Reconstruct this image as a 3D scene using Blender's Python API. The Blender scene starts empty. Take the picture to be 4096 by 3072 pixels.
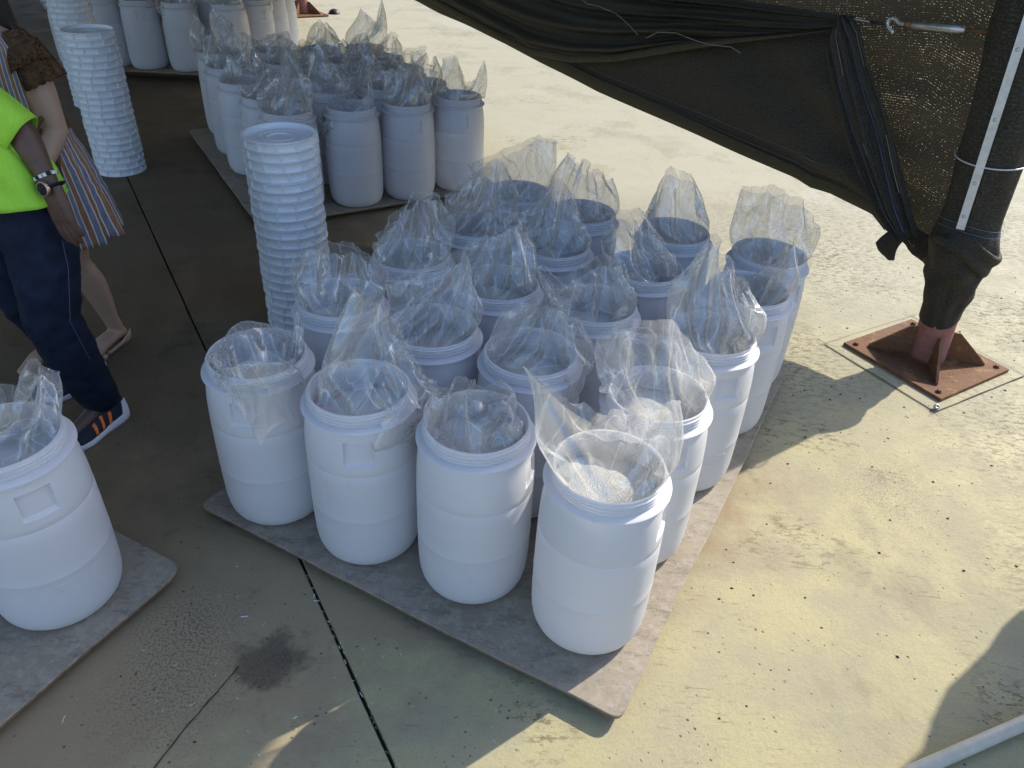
import bpy, bmesh, math, random
import numpy as np
from mathutils import Vector, Matrix, Quaternion

SC = bpy.context.scene
COL = SC.collection
R = math.radians
PI = math.pi
random.seed(7)
RNG = np.random.default_rng(11)

# ------------------------------------------------------------------ camera, sky, sun, exposure
cam_d = bpy.data.cameras.new('camera')
cam = bpy.data.objects.new('camera', cam_d)
COL.objects.link(cam)
cam_d.sensor_width = 36.0
cam_d.lens = 26.572
cam_d.clip_end = 500
ax, ay, az = (0.99832, 0.03300, 0.04764), (-0.05795, 0.56847, 0.82066), (0.0, 0.82204, -0.56943)
cam.matrix_world = Matrix(((ax[0], ay[0], -az[0], 0.0), (ax[1], ay[1], -az[1], 0.0), (ax[2], ay[2], -az[2], 2.05), (0, 0, 0, 1)))
SC.camera = cam

SUN_DIR = Vector((0.79, 0.61, 0.75)).normalized()
SUN_EL = math.asin(SUN_DIR.z)
SUN_ROT = math.atan2(SUN_DIR.x, SUN_DIR.y)
world = bpy.data.worlds.new('World')
SC.world = world
world.use_nodes = True
wn = world.node_tree
sky = wn.nodes.new('ShaderNodeTexSky')
sky.sky_type = 'NISHITA'
sky.sun_disc = False
sky.sun_elevation = SUN_EL
sky.sun_rotation = SUN_ROT
sky.air_density = 1.0
sky.dust_density = 1.7
sky.ozone_density = 3.0
wn.nodes['Background'].inputs['Strength'].default_value = 0.15
wn.links.new(sky.outputs[0], wn.nodes['Background'].inputs['Color'])

sun_d = bpy.data.lights.new('sun', 'SUN')
sun_d.energy = 3.0
sun_d.angle = R(0.55)
sun_d.color = (1.0, 0.93, 0.80)
sun = bpy.data.objects.new('sun', sun_d)
COL.objects.link(sun)
sun.rotation_euler = (-SUN_DIR).to_track_quat('-Z', 'Y').to_euler()
sun.location = (6, 6, 8)

SC.view_settings.view_transform = 'Standard'
SC.view_settings.look = 'None'
SC.view_settings.exposure = 1.0
SC.view_settings.gamma = 1.0
SC.view_settings.use_curve_mapping = False
SC.render.engine = 'CYCLES'
cy = SC.cycles
cy.use_denoising = True
cy.max_bounces = 8
cy.diffuse_bounces = 4
cy.glossy_bounces = 3
cy.transmission_bounces = 6
cy.transparent_max_bounces = 40
cy.caustics_reflective = False
cy.caustics_refractive = False
cy.sample_clamp_indirect = 6.0

# ------------------------------------------------------------------ helpers
def mesh_obj(name, verts, faces, mat=None, parent=None, smooth=True, uvs=None, loc=None):
    me = bpy.data.meshes.new(name)
    me.from_pydata([tuple(v) for v in verts], [], [tuple(f) for f in faces])
    if smooth:
        me.polygons.foreach_set('use_smooth', [True] * len(me.polygons))
    if uvs is not None:
        ul = me.uv_layers.new(name='uv')
        flat = []
        for p in me.polygons:
            for vi in p.vertices:
                flat += list(uvs[vi])
        ul.data.foreach_set('uv', flat)
    if mat is not None:
        me.materials.append(mat)
    me.update()
    o = bpy.data.objects.new(name, me)
    COL.objects.link(o)
    if parent is not None:
        o.parent = parent
    if loc is not None:
        o.location = loc
    return o

def sharp(o, deg=35):
    try:
        o.data.set_sharp_from_angle(angle=R(deg))
    except Exception:
        pass
    return o

def empty(name, loc=(0, 0, 0), rz=0.0):
    o = bpy.data.objects.new(name, None)
    o.empty_display_size = 0.1
    COL.objects.link(o)
    o.location = loc
    o.rotation_euler = (0, 0, rz)
    return o

def tag(o, label=None, cat=None, group=None, kind=None):
    if label: o['label'] = label
    if cat: o['category'] = cat
    if group: o['group'] = group
    if kind: o['kind'] = kind
    return o

def place(o, loc, parent=None, rz=0.0):
    o.location = loc
    o.rotation_euler = (0, 0, rz)
    if parent is not None: o.parent = parent
    return o

def link_copy(o, parent=None):
    c = o.copy()
    COL.objects.link(c)
    c.parent = parent
    for ch in list(o.children):
        link_copy(ch, c)
    return c

class MB:
    """collects simple solids into one vertex / face list"""
    def __init__(self):
        self.v, self.f = [], []
    def add(self, vs, fs):
        b = len(self.v)
        self.v += [tuple(x) for x in vs]
        self.f += [tuple(i + b for i in f) for f in fs]
        return self
    def box(self, c, size, rot=None):
        hx, hy, hz = size[0] / 2, size[1] / 2, size[2] / 2
        vs = [Vector((x, y, z)) for x in (-hx, hx) for y in (-hy, hy) for z in (-hz, hz)]
        if rot is not None: vs = [rot @ v for v in vs]
        vs = [v + Vector(c) for v in vs]
        return self.add(vs, [(0, 1, 3, 2), (4, 6, 7, 5), (0, 4, 5, 1), (2, 3, 7, 6), (0, 2, 6, 4), (1, 5, 7, 3)])
    def lathe(self, prof, n=32, c=(0, 0, 0), rot=None, cap0=False, cap1=False):
        vs, fs = [], []
        for (r, z) in prof:
            for i in range(n):
                a = 2 * PI * i / n
                v = Vector((r * math.cos(a), r * math.sin(a), z))
                if rot is not None: v = rot @ v
                vs.append(v + Vector(c))
        for k in range(len(prof) - 1):
            for i in range(n):
                j = (i + 1) % n
                fs.append((k * n + i, k * n + j, (k + 1) * n + j, (k + 1) * n + i))
        if cap0: fs.append(tuple(reversed(range(n))))
        if cap1: fs.append(tuple((len(prof) - 1) * n + i for i in range(n)))
        return self.add(vs, fs)
    def tube(self, pts, rad, n=10, caps=True, flat=1.0):
        pts = [Vector(p) for p in pts]
        rr = rad if hasattr(rad, '__len__') else [rad] * len(pts)
        vs, fs = [], []
        up = None
        for i, p in enumerate(pts):
            t = (pts[min(i + 1, len(pts) - 1)] - pts[max(i - 1, 0)])
            if t.length < 1e-9: t = Vector((0, 0, 1))
            t.normalize()
            if up is None:
                up = Vector((0, 0, 1)) if abs(t.z) < 0.9 else Vector((1, 0, 0))
            side = t.cross(up)
            if side.length < 1e-6: side = t.orthogonal()
            side.normalize()
            up = side.cross(t).normalized()
            for k in range(n):
                a = 2 * PI * k / n
                vs.append(p + side * math.cos(a) * rr[i] + up * math.sin(a) * rr[i] * flat)
        for i in range(len(pts) - 1):
            for k in range(n):
                j = (k + 1) % n
                fs.append((i * n + k, i * n + j, (i + 1) * n + j, (i + 1) * n + k))
        if caps:
            fs.append(tuple(reversed(range(n))))
            fs.append(tuple((len(pts) - 1) * n + k for k in range(n)))
        return self.add(vs, fs)
    def build(self, name, mat, parent=None, smooth=False):
        return mesh_obj(name, self.v, self.f, mat, parent, smooth)

# value noise in numpy, for wrinkles and mounds
def vnoise(P, freq, seed=0):
    P = np.asarray(P, float) * freq + 91.7 * (seed + 1)
    i = np.floor(P).astype(np.int64); f = P - i
    f = f * f * (3 - 2 * f)
    def h(ix, iy, iz):
        n = (ix * 374761393 + iy * 668265263 + iz * 2147483647 + seed * 1274126177) & 0x7fffffff
        n = ((n ^ (n >> 13)) * 1274126177) & 0x7fffffff
        return ((n ^ (n >> 16)) & 0xffff) / 65535.0
    x, y, z = i[..., 0], i[..., 1], i[..., 2]
    fx, fy, fz = f[..., 0], f[..., 1], f[..., 2]
    c = 0
    for dx in (0, 1):
        for dy in (0, 1):
            for dz in (0, 1):
                w = (fx if dx else 1 - fx) * (fy if dy else 1 - fy) * (fz if dz else 1 - fz)
                c = c + w * h(x + dx, y + dy, z + dz)
    return c * 2 - 1

# ------------------------------------------------------------------ materials
class NT:
    def __init__(self, name):
        self.m = bpy.data.materials.new(name)
        self.m.use_nodes = True
        self.t = self.m.node_tree
        self.t.nodes.clear()
        self.out = self.t.nodes.new('ShaderNodeOutputMaterial')
    def n(self, typ, **kw):
        nd = self.t.nodes.new(typ)
        for k, v in kw.items():
            if k.startswith('i_'):
                key = k[2:]
                key = int(key) if key.isdigit() else key.replace('_', ' ')
                nd.inputs[key].default_value = v
            else:
                setattr(nd, k, v)
        return nd
    def l(self, a, b):
        self.t.links.new(a, b)
    def noise(self, scale, detail=4, rough=0.55, vec=None, w=None):
        nd = self.n('ShaderNodeTexNoise')
        nd.inputs['Scale'].default_value = scale
        nd.inputs['Detail'].default_value = detail
        nd.inputs['Roughness'].default_value = rough
        if vec is not None: self.l(vec, nd.inputs['Vector'])
        return nd.outputs['Fac']
    def ramp(self, fac, stops):
        nd = self.n('ShaderNodeValToRGB')
        el = nd.color_ramp.elements
        while len(el) < len(stops): el.new(0.5)
        for e, (p, c) in zip(el, stops):
            e.position = p
            e.color = c if len(c) == 4 else (c[0], c[1], c[2], 1)
        self.l(fac, nd.inputs['Fac'])
        return nd.outputs['Color']
    def rampf(self, fac, p0, p1, v0=0.0, v1=1.0):
        nd = self.n('ShaderNodeMapRange', interpolation_type='SMOOTHSTEP')
        nd.inputs['From Min'].default_value = p0
        nd.inputs['From Max'].default_value = p1
        nd.inputs['To Min'].default_value = v0
        nd.inputs['To Max'].default_value = v1
        self.l(fac, nd.inputs['Value'])
        return nd.outputs['Result']
    def mix(self, fac, a, b):
        nd = self.n('ShaderNodeMix', data_type='RGBA')
        for sock, v in ((nd.inputs['Factor'], fac), (nd.inputs[6], a), (nd.inputs[7], b)):
            if hasattr(v, 'is_linked') or hasattr(v, 'links'):
                self.l(v, sock)
            else:
                sock.default_value = v if not isinstance(v, tuple) or len(v) == 4 else (v[0], v[1], v[2], 1)
        return nd.outputs[2]
    def math(self, op, a, b=None):
        nd = self.n('ShaderNodeMath', operation=op)
        for i, v in enumerate((a, b)):
            if v is None: continue
            if isinstance(v, (int, float)): nd.inputs[i].default_value = v
            else: self.l(v, nd.inputs[i])
        return nd.outputs[0]
    def objc(self):
        return self.n('ShaderNodeTexCoord').outputs['Object']
    def pos(self):
        return self.n('ShaderNodeNewGeometry').outputs['Position']
    def mapping(self, vec, scale=(1, 1, 1), rot=(0, 0, 0)):
        nd = self.n('ShaderNodeMapping')
        nd.inputs['Scale'].default_value = scale
        nd.inputs['Rotation'].default_value = rot
        self.l(vec, nd.inputs['Vector'])
        return nd.outputs[0]
    def bump(self, h, strength=0.3, dist=0.01):
        nd = self.n('ShaderNodeBump')
        nd.inputs['Strength'].default_value = strength
        nd.inputs['Distance'].default_value = dist
        self.l(h, nd.inputs['Height'])
        return nd.outputs[0]
    def bsdf(self, color=(0.5, 0.5, 0.5), rough=0.5, metal=0.0, normal=None, spec=0.5):
        b = self.n('ShaderNodeBsdfPrincipled')
        if isinstance(color, tuple): b.inputs['Base Color'].default_value = (*color[:3], 1)
        else: self.l(color, b.inputs['Base Color'])
        if isinstance(rough, (int, float)): b.inputs['Roughness'].default_value = rough
        else: self.l(rough, b.inputs['Roughness'])
        b.inputs['Metallic'].default_value = metal
        b.inputs['Specular IOR Level'].default_value = spec
        if normal is not None: self.l(normal, b.inputs['Normal'])
        return b.outputs[0]
    def done(self, sh):
        self.l(sh, self.out.inputs['Surface'])
        return self.m
    def mixsh(self, fac, a, b):
        nd = self.n('ShaderNodeMixShader')
        if isinstance(fac, (int, float)): nd.inputs[0].default_value = fac
        else: self.l(fac, nd.inputs[0])
        self.l(a, nd.inputs[1]); self.l(b, nd.inputs[2])
        return nd.outputs[0]

def mat_simple(name, color, rough=0.5, metal=0.0, var=0.12, scale=30.0, bump=0.0, spec=0.5):
    t = NT(name)
    nz = t.noise(scale, 5, 0.6, t.objc())
    dark = tuple(c * (1 - var) for c in color)
    light = tuple(min(1, c * (1 + var)) for c in color)
    col = t.ramp(nz, [(0.3, dark), (0.7, light)])
    nrm = t.bump(nz, bump, 0.004) if bump else None
    return t.done(t.bsdf(col, rough, metal, nrm, spec))

def mat_ground():
    t = NT('worn_yellow_concrete')
    P = t.pos()
    big = t.noise(0.55, 5, 0.6, P)
    mid = t.noise(3.2, 6, 0.65, P)
    fine = t.noise(38, 6, 0.7, P)
    # yellow sealer worn to grey concrete
    col = t.mix(t.rampf(mid, 0.36, 0.66), (0.425, 0.380, 0.212), (0.375, 0.337, 0.23))
    sx = t.n('ShaderNodeSeparateXYZ'); t.l(P, sx.inputs[0])
    farness = t.math('ADD', sx.outputs[1], t.math('MULTIPLY', mid, 1.6))
    col = t.mix(t.rampf(farness, 2.6, 6.5), col, (0.385, 0.362, 0.268))
    col = t.mix(t.rampf(big, 0.54, 0.70, 0, 0.7), col, (0.42, 0.405, 0.33))
    st = t.noise(1.7, 7, 0.68, t.mapping(P, (1.0, 0.8, 1), (0, 0, 0.3)))
    col = t.mix(t.rampf(st, 0.54, 0.64, 0, 0.42), col, (0.24, 0.215, 0.145))
    col = t.mix(t.rampf(t.noise(0.9, 6, 0.7, t.mapping(P, (1, 1.5, 1), (0, 0, 1.2))), 0.57, 0.66, 0, 0.35), col, (0.27, 0.25, 0.19))
    # worn flaky patches of bare grey
    flake = t.noise(17, 8, 0.78, t.mapping(P, (1, 1.9, 1), (0, 0, 0.5)))
    patch = t.rampf(t.noise(1.15, 4, 0.6, P), 0.52, 0.68)
    fl = t.math('MULTIPLY', t.rampf(flake, 0.53, 0.60), patch)
    col = t.mix(t.math('MULTIPLY', fl, 0.8), col, (0.16, 0.13, 0.085))
    # heavily flaked areas round the post and along the sunlit yard
    for (px, py, rr) in ((1.85, 1.20, 0.42), (1.35, 3.35, 0.75), (2.45, 2.75, 0.8), (1.9, 4.7, 1.1), (3.3, 3.6, 1.2), (2.1, 1.9, 0.55), (0.9, 4.7, 0.7), (3.2, 5.6, 1.4)):
        cn = t.n('ShaderNodeVectorMath', operation='DISTANCE'); cn.inputs[1].default_value = (px, py, 0)
        t.l(P, cn.inputs[0])
        k = t.rampf(t.math('ADD', cn.outputs['Value'], t.math('MULTIPLY', mid, 0.5)), rr + 0.25, rr * 0.3)
        f2 = t.rampf(t.noise(21, 8, 0.78, t.mapping(P, (1, 2.2, 1), (0, 0, 0.45))), 0.505, 0.550)
        col = t.mix(t.math('MULTIPLY', t.math('MULTIPLY', k, f2), 0.88), col, (0.13, 0.105, 0.068))
    # scuffs
    sc = t.noise(9, 7, 0.8, t.mapping(P, (1.0, 7.0, 1), (0, 0, 0.75)))
    scm = t.math('MULTIPLY', t.rampf(sc, 0.565, 0.63), t.rampf(t.noise(2.3, 3, 0.5, P), 0.45, 0.62))
    col = t.mix(t.math('MULTIPLY', scm, 0.8), col, (0.17, 0.14, 0.085))
    # brown tone along the working side of the net, darker further in, lighter towards the open front
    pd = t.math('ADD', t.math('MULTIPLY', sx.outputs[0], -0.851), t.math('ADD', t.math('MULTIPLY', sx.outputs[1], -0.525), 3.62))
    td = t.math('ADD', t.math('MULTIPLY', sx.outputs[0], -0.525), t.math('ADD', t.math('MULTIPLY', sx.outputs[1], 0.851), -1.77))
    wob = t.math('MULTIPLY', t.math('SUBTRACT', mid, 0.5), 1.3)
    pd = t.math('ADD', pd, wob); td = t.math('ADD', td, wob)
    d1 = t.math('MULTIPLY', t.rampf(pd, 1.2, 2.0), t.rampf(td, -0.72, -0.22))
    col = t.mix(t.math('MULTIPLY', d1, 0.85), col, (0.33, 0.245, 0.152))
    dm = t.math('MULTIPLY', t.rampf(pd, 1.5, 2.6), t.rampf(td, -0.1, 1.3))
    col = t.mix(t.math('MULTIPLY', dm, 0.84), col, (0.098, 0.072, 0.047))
    net_dist = pd
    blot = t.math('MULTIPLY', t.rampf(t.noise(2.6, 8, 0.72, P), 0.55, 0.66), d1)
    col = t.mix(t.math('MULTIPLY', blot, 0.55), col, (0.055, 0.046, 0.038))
    # oil blot near the joint
    cx = t.n('ShaderNodeVectorMath', operation='DISTANCE'); cx.inputs[1].default_value = (-0.70, 1.40, 0)
    t.l(P, cx.inputs[0])
    ob = t.math('ADD', cx.outputs['Value'], t.math('MULTIPLY', t.noise(14, 6, 0.7, P), 0.22))
    col = t.mix(t.rampf(ob, 0.235, 0.165, 0, 0.75), col, (0.075, 0.055, 0.042))
    for (px, py, rr, am) in ((-0.98, 1.50, 0.26, 0.6), (-0.95, 1.28, 0.3, 0.45), (1.05, 5.15, 0.75, 0.75), (1.55, 2.35, 0.35, 0.3)):
        cn = t.n('ShaderNodeVectorMath', operation='DISTANCE'); cn.inputs[1].default_value = (px, py, 0)
        t.l(P, cn.inputs[0])
        near = t.rampf(cn.outputs['Value'], rr, 0.0)
        spk = t.rampf(t.noise(120, 5, 0.75, P), 0.50, 0.58)
        col = t.mix(t.math('MULTIPLY', t.math('MULTIPLY', near, spk), am * 1.6), col, (0.06, 0.05, 0.04))
    # air holes
    vo = t.n('ShaderNodeTexVoronoi'); vo.inputs['Scale'].default_value = 42; vo.inputs['Randomness'].default_value = 1.0
    t.l(P, vo.inputs['Vector'])
    hs = t.n('ShaderNodeSeparateColor'); t.l(vo.outputs['Color'], hs.inputs[0])
    hk = t.math('MULTIPLY', t.rampf(hs.outputs[0], 0.50, 0.60), t.rampf(hs.outputs[1], 0.0, 0.9, 0.25, 1.0))
    hole = t.math('MULTIPLY', t.math('MULTIPLY', t.rampf(vo.outputs['Distance'], 0.21, 0.10), hk), t.rampf(t.noise(6, 3, 0.6, P), 0.47, 0.60))
    col = t.mix(t.math('MULTIPLY', hole, 0.85), col, (0.06, 0.05, 0.035))
    col = t.mix(t.rampf(t.noise(120, 5, 0.8, P), 0.42, 0.68, 0.0, 0.42), col, (0.27, 0.225, 0.14))
    h = t.math('ADD', t.math('MULTIPLY', fine, 0.5), t.math('MULTIPLY', mid, 0.5))
    h = t.math('SUBTRACT', h, t.math('ADD', t.math('MULTIPLY', fl, 0.5), hole))
    nrm = t.bump(h, 0.7, 0.008)
    rg = t.rampf(mid, 0.3, 0.7, 0.55, 0.8)
    return t.done(t.bsdf(col, rg, 0, nrm, 0.16))

def mat_footing():
    t = NT('grey_footing')
    P = t.pos()
    n = t.noise(60, 8, 0.85, P)
    col = t.ramp(t.noise(5, 5, 0.7, P), [(0.3, (0.44, 0.41, 0.28)), (0.7, (0.40, 0.385, 0.31))])
    col = t.mix(t.rampf(n, 0.50, 0.60, 0, 0.6), col, (0.16, 0.145, 0.11))
    return t.done(t.bsdf(col, 0.8, 0, t.bump(n, 0.5, 0.004), 0.3))

def mat_board():
    t = NT('cement_board')
    P = t.objc()
    n1 = t.noise(2.2, 6, 0.65, P); n2 = t.noise(26, 7, 0.75, P); n3 = t.noise(9, 8, 0.8, t.mapping(P, (1, 2.6, 1)))
    col = t.ramp(n1, [(0.3, (0.245, 0.20, 0.155)), (0.55, (0.33, 0.28, 0.215)), (0.75, (0.36, 0.32, 0.255))])
    col = t.mix(t.rampf(n3, 0.50, 0.63, 0, 0.62), col, (0.13, 0.115, 0.10))
    col = t.mix(t.rampf(n2, 0.48, 0.62, 0, 0.5), col, (0.40, 0.365, 0.30))
    col = t.mix(t.rampf(t.noise(90, 6, 0.8, P), 0.52, 0.64, 0, 0.38), col, (0.12, 0.105, 0.09))
    nrm = t.bump(n3, 0.5, 0.004)
    return t.done(t.bsdf(col, 0.75, 0, nrm, 0.3))

def mat_hdpe(name='white_hdpe', tint=(0.82, 0.82, 0.865)):
    t = NT(name)
    P = t.objc()
    nz = t.noise(6, 5, 0.6, P)
    col = t.ramp(nz, [(0.3, tuple(c * 0.97 for c in tint)), (0.7, tint)])
    wp = t.pos()
    sm = t.math('MULTIPLY', t.rampf(t.noise(22, 7, 0.8, t.mapping(wp, (1, 1, 0.35))), 0.54, 0.70, 0, 0.34), t.rampf(t.noise(3.1, 3, 0.5, wp), 0.48, 0.66))
    col = t.mix(sm, col, (0.50, 0.48, 0.44))
    b = t.bsdf(col, 0.42, 0, t.bump(t.noise(14, 3, 0.5, P), 0.05, 0.01), 0.42)
    tr = t.n('ShaderNodeBsdfTranslucent'); tr.inputs['Color'].default_value = (0.86, 0.85, 0.82, 1)
    return t.done(t.mixsh(0.32, b, tr.outputs[0]))

def mat_film(name='clear_film'):
    """thin clear polythene: long pressed creases run with the bag, folds show as fine pale lines"""
    t = NT(name)
    uv = t.n('ShaderNodeTexCoord').outputs['UV']
    oi = t.n('ShaderNodeObjectInfo')
    sh = t.n('ShaderNodeVectorMath', operation='SCALE'); sh.inputs[0].default_value = (13.0, 7.0, 5.0); t.l(oi.outputs['Random'], sh.inputs['Scale'])
    ad = t.n('ShaderNodeVectorMath', operation='ADD'); t.l(uv, ad.inputs[0]); t.l(sh.outputs[0], ad.inputs[1])
    V = ad.outputs[0]
    def crease(scale, sc, rot, det=0.0):
        n = t.noise(scale, det, 0.45, t.mapping(V, sc, (0, 0, rot)))
        return t.math('ABSOLUTE', t.math('SUBTRACT', n, 0.5))
    a = crease(1.0, (9.0, 2.0, 1), 0.0); b = crease(1.0, (5.5, 3.5, 1), 0.6); c = crease(1.0, (5.5, 3.5, 1), -0.7); d = crease(1.0, (24, 9, 1), 0.2); e = crease(1.0, (15, 4, 1), -0.25)
    h = t.math('ADD', t.math('ADD', a, t.math('MULTIPLY', t.math('ADD', b, c), 0.9)), t.math('ADD', t.math('MULTIPLY', d, 0.03), t.math('MULTIPLY', e, 0.28)))
    nrm = t.bump(h, 0.50, 0.055)
    lw = t.n('ShaderNodeLayerWeight'); lw.inputs['Blend'].default_value = 0.45
    t.l(nrm, lw.inputs['Normal'])
    line = t.math('MAXIMUM', t.math('MAXIMUM', t.rampf(a, 0.016, 0.0), t.rampf(e, 0.014, 0.0, 0, 0.8)), t.math('MAXIMUM', t.rampf(b, 0.012, 0.0, 0, .8), t.rampf(c, 0.012, 0.0, 0, .8)))
    tp = t.n('ShaderNodeBsdfTransparent'); tp.inputs['Color'].default_value = (0.965, 0.96, 0.945, 1)
    gl = t.n('ShaderNodeBsdfGlossy'); gl.inputs['Roughness'].default_value = 0.12; gl.inputs['Color'].default_value = (0.97, 0.98, 1.0, 1)
    t.l(nrm, gl.inputs['Normal'])
    df = t.n('ShaderNodeBsdfDiffuse'); df.inputs['Color'].default_value = (0.86, 0.87, 0.90, 1)
    tl = t.n('ShaderNodeBsdfTranslucent'); tl.inputs['Color'].default_value = (0.86, 0.86, 0.84, 1)
    t.l(nrm, df.inputs['Normal'])
    dd = t.mixsh(0.5, df.outputs[0], tl.outputs[0])
    body = t.mixsh(0.31, dd, gl.outputs[0])
    fac = t.math('ADD', t.math('MULTIPLY', t.math('POWER', lw.outputs['Facing'], 2.2), 0.48), 0.255)
    fac = t.math('MINIMUM', t.math('ADD', fac, t.math('MULTIPLY', line, 0.22)), 0.88)
    return t.done(t.mixsh(fac, tp.outputs[0], body))

def mat_granules():
    t = NT('white_granules')
    P = t.objc()
    n = t.noise(160, 4, 0.7, P)
    vo = t.n('ShaderNodeTexVoronoi'); vo.inputs['Scale'].default_value = 230; t.l(P, vo.inputs['Vector'])
    col = t.ramp(vo.outputs['Distance'], [(0.0, (0.90, 0.89, 0.86)), (0.7, (0.72, 0.71, 0.68))])
    return t.done(t.bsdf(col, 0.8, 0, t.bump(t.math('ADD', n, vo.outputs['Distance']), 0.8, 0.006), 0.3))

def mat_net(name, cover=0.965, col=(0.028, 0.024, 0.018), tint=(0.030, 0.024, 0.014, 1)):
    """knitted shade cloth: dark threads, small real gaps"""
    t = NT(name)
    uv = t.n('ShaderNodeTexCoord').outputs['UV']
    w = t.n('ShaderNodeTexWave', wave_type='BANDS', bands_direction='Y', wave_profile='SIN')
    w.inputs['Scale'].default_value = 26.0; w.inputs['Distortion'].default_value = 1.2; w.inputs['Detail'].default_value = 2; w.inputs['Detail Scale'].default_value = 3.0
    t.l(uv, w.inputs['Vector'])
    sp = t.noise(210, 2, 0.6, t.mapping(uv, (0.55, 1.0, 1)))
    dens = t.noise(3.0, 5, 0.65, t.mapping(uv, (0.35, 3.0, 1)))
    th = t.math('ADD', t.math('MULTIPLY', w.outputs['Fac'], 0.24), t.math('MULTIPLY', dens, 0.40))
    th = t.math('ADD', t.math('MULTIPLY', sp, 0.8), th)
    lim = 0.905 + (cover - 0.9) * 1.6
    gap = t.rampf(th, lim - 0.02, lim + 0.02)
    tp = t.n('ShaderNodeBsdfTransparent'); tp.inputs['Color'].default_value = (0.50, 0.47, 0.38, 1)
    nz = t.noise(60, 4, 0.7, t.mapping(uv, (0.3, 3, 1)))
    c = t.ramp(nz, [(0.3, tuple(x * 0.55 for x in col)), (0.7, tuple(x * 1.55 for x in col))])
    wv = t.noise(170, 2, 0.7, t.mapping(uv, (0.5, 1.2, 1)))
    c = t.mix(t.rampf(wv, 0.45, 0.7, 0, 0.75), c, tuple(x * 3.0 for x in col))
    d = t.bsdf(c, 0.7, 0, t.bump(w.outputs['Fac'], 0.35, 0.003), 0.25)
    tl = t.n('ShaderNodeBsdfTranslucent'); tl.inputs['Color'].default_value = tint
    d2 = t.mixsh(0.28, d, tl.outputs[0])
    return t.done(t.mixsh(gap, d2, tp.outputs[0]))

def mat_rust(name, base, rustiness=0.5):
    t = NT(name)
    P = t.objc()
    n1 = t.noise(7, 7, 0.72, P); n2 = t.noise(45, 6, 0.75, P); n3 = t.noise(16, 6, 0.75, P)
    col = t.mix(t.rampf(n1, 0.62 - rustiness * 0.3, 0.78 - rustiness * 0.3), base, (0.17, 0.078, 0.034))
    col = t.mix(t.rampf(n3, 0.52, 0.64, 0, 0.75 * rustiness + 0.1), col, (0.075, 0.038, 0.022))
    col = t.mix(t.rampf(n2, 0.52, 0.66, 0, 0.55), col, (0.11, 0.05, 0.025))
    col = t.mix(t.rampf(t.noise(11, 7, 0.75, t.mapping(P, (1, 1, 2), (0.4, 0, 0.3))), 0.53, 0.66, 0, 0.8 * rustiness), col, (0.33, 0.215, 0.095))
    col = t.mix(t.rampf(t.noise(30, 6, 0.8, P), 0.60, 0.68, 0, 0.6 * rustiness), col, (0.40, 0.35, 0.27))
    return t.done(t.bsdf(col, 0.78, 0, t.bump(n2, 0.6, 0.004), 0.25))

def mat_stripe():
    t = NT('striped_dress_cloth')
    uv = t.n('ShaderNodeTexCoord').outputs['UV']
    sp = t.n('ShaderNodeSeparateXYZ'); t.l(uv, sp.inputs[0])
    wob = t.math('MULTIPLY', t.noise(7, 3, 0.5, uv), 0.012)
    u = t.math('ADD', sp.outputs[0], wob)
    fr = t.math('FRACT', t.math('MULTIPLY', u, 17.0))
    nz = t.noise(40, 4, 0.7, t.mapping(uv, (2, 1, 1)))
    org = t.ramp(nz, [(0.3, (0.24, 0.115, 0.06)), (0.7, (0.38, 0.20, 0.105))])
    blu = t.ramp(nz, [(0.3, (0.13, 0.14, 0.20)), (0.7, (0.24, 0.24, 0.29))])
    col = t.mix(t.math('GREATER_THAN', fr, 0.5), org, blu)
    a = t.math('ABSOLUTE', t.math('SUBTRACT', fr, 0.5))
    e = t.math('MINIMUM', a, t.math('SUBTRACT', 0.5, a))
    col = t.mix(t.math('LESS_THAN', e, 0.045), col, (0.62, 0.58, 0.55))
    return t.done(t.bsdf(col, 0.8, 0, t.bump(nz, 0.15, 0.003), 0.2))

def mat_lace():
    t = NT('brown_lace')
    P = t.objc()
    vo = t.n('ShaderNodeTexVoronoi'); vo.inputs['Scale'].default_value = 75; t.l(P, vo.inputs['Vector'])
    n = t.noise(14, 4, 0.6, P)
    hole = t.math('MULTIPLY', t.rampf(vo.outputs['Distance'], 0.42, 0.30), t.rampf(n, 0.44, 0.54))
    col = t.ramp(t.noise(50, 4, 0.7, P), [(0.3, (0.045, 0.024, 0.012)), (0.7, (0.14, 0.075, 0.035))])
    b = t.bsdf(col, 0.8, 0, t.bump(vo.outputs['Distance'], 0.6, 0.004), 0.2)
    return t.done(t.mixsh(hole, b, t.n('ShaderNodeBsdfTransparent').outputs[0]))

M = {}
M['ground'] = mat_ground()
M['joint'] = mat_simple('dark_joint', (0.035, 0.03, 0.025), 0.9, var=0.4, scale=60, bump=0.5)
M['footing'] = mat_footing()
M['board'] = mat_board()
M['batten'] = mat_simple('dark_timber', (0.06, 0.045, 0.03), 0.85, var=0.3)
M['edge'] = mat_simple('board_core', (0.22, 0.13, 0.075), 0.85, var=0.35, scale=50)
M['hdpe'] = mat_hdpe()
M['lid'] = mat_simple('white_lid_plastic', (0.76, 0.78, 0.81), 0.38, 0, 0.03, 8)
M['film'] = mat_film()
M['gran'] = mat_granules()
M['net'] = mat_net('shade_net_single', 0.915, (0.026, 0.023, 0.018), (0.024, 0.021, 0.014, 1))
M['net2'] = mat_net('shade_net_doubled', 0.995, (0.046, 0.040, 0.030))
M['netwrap'] = mat_net('shade_net_wound', 0.999, (0.040, 0.035, 0.026))
M['netroof'] = mat_net('shade_net_roof', 0.975, (0.04, 0.036, 0.028), (0.10, 0.085, 0.06, 1))
M['hem'] = mat_net('shade_net_hem', 0.96, (0.06, 0.052, 0.03), (0.06, 0.05, 0.025, 1))
M['pipe'] = mat_rust('red_primer', (0.30, 0.13, 0.11), 0.1)
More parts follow.
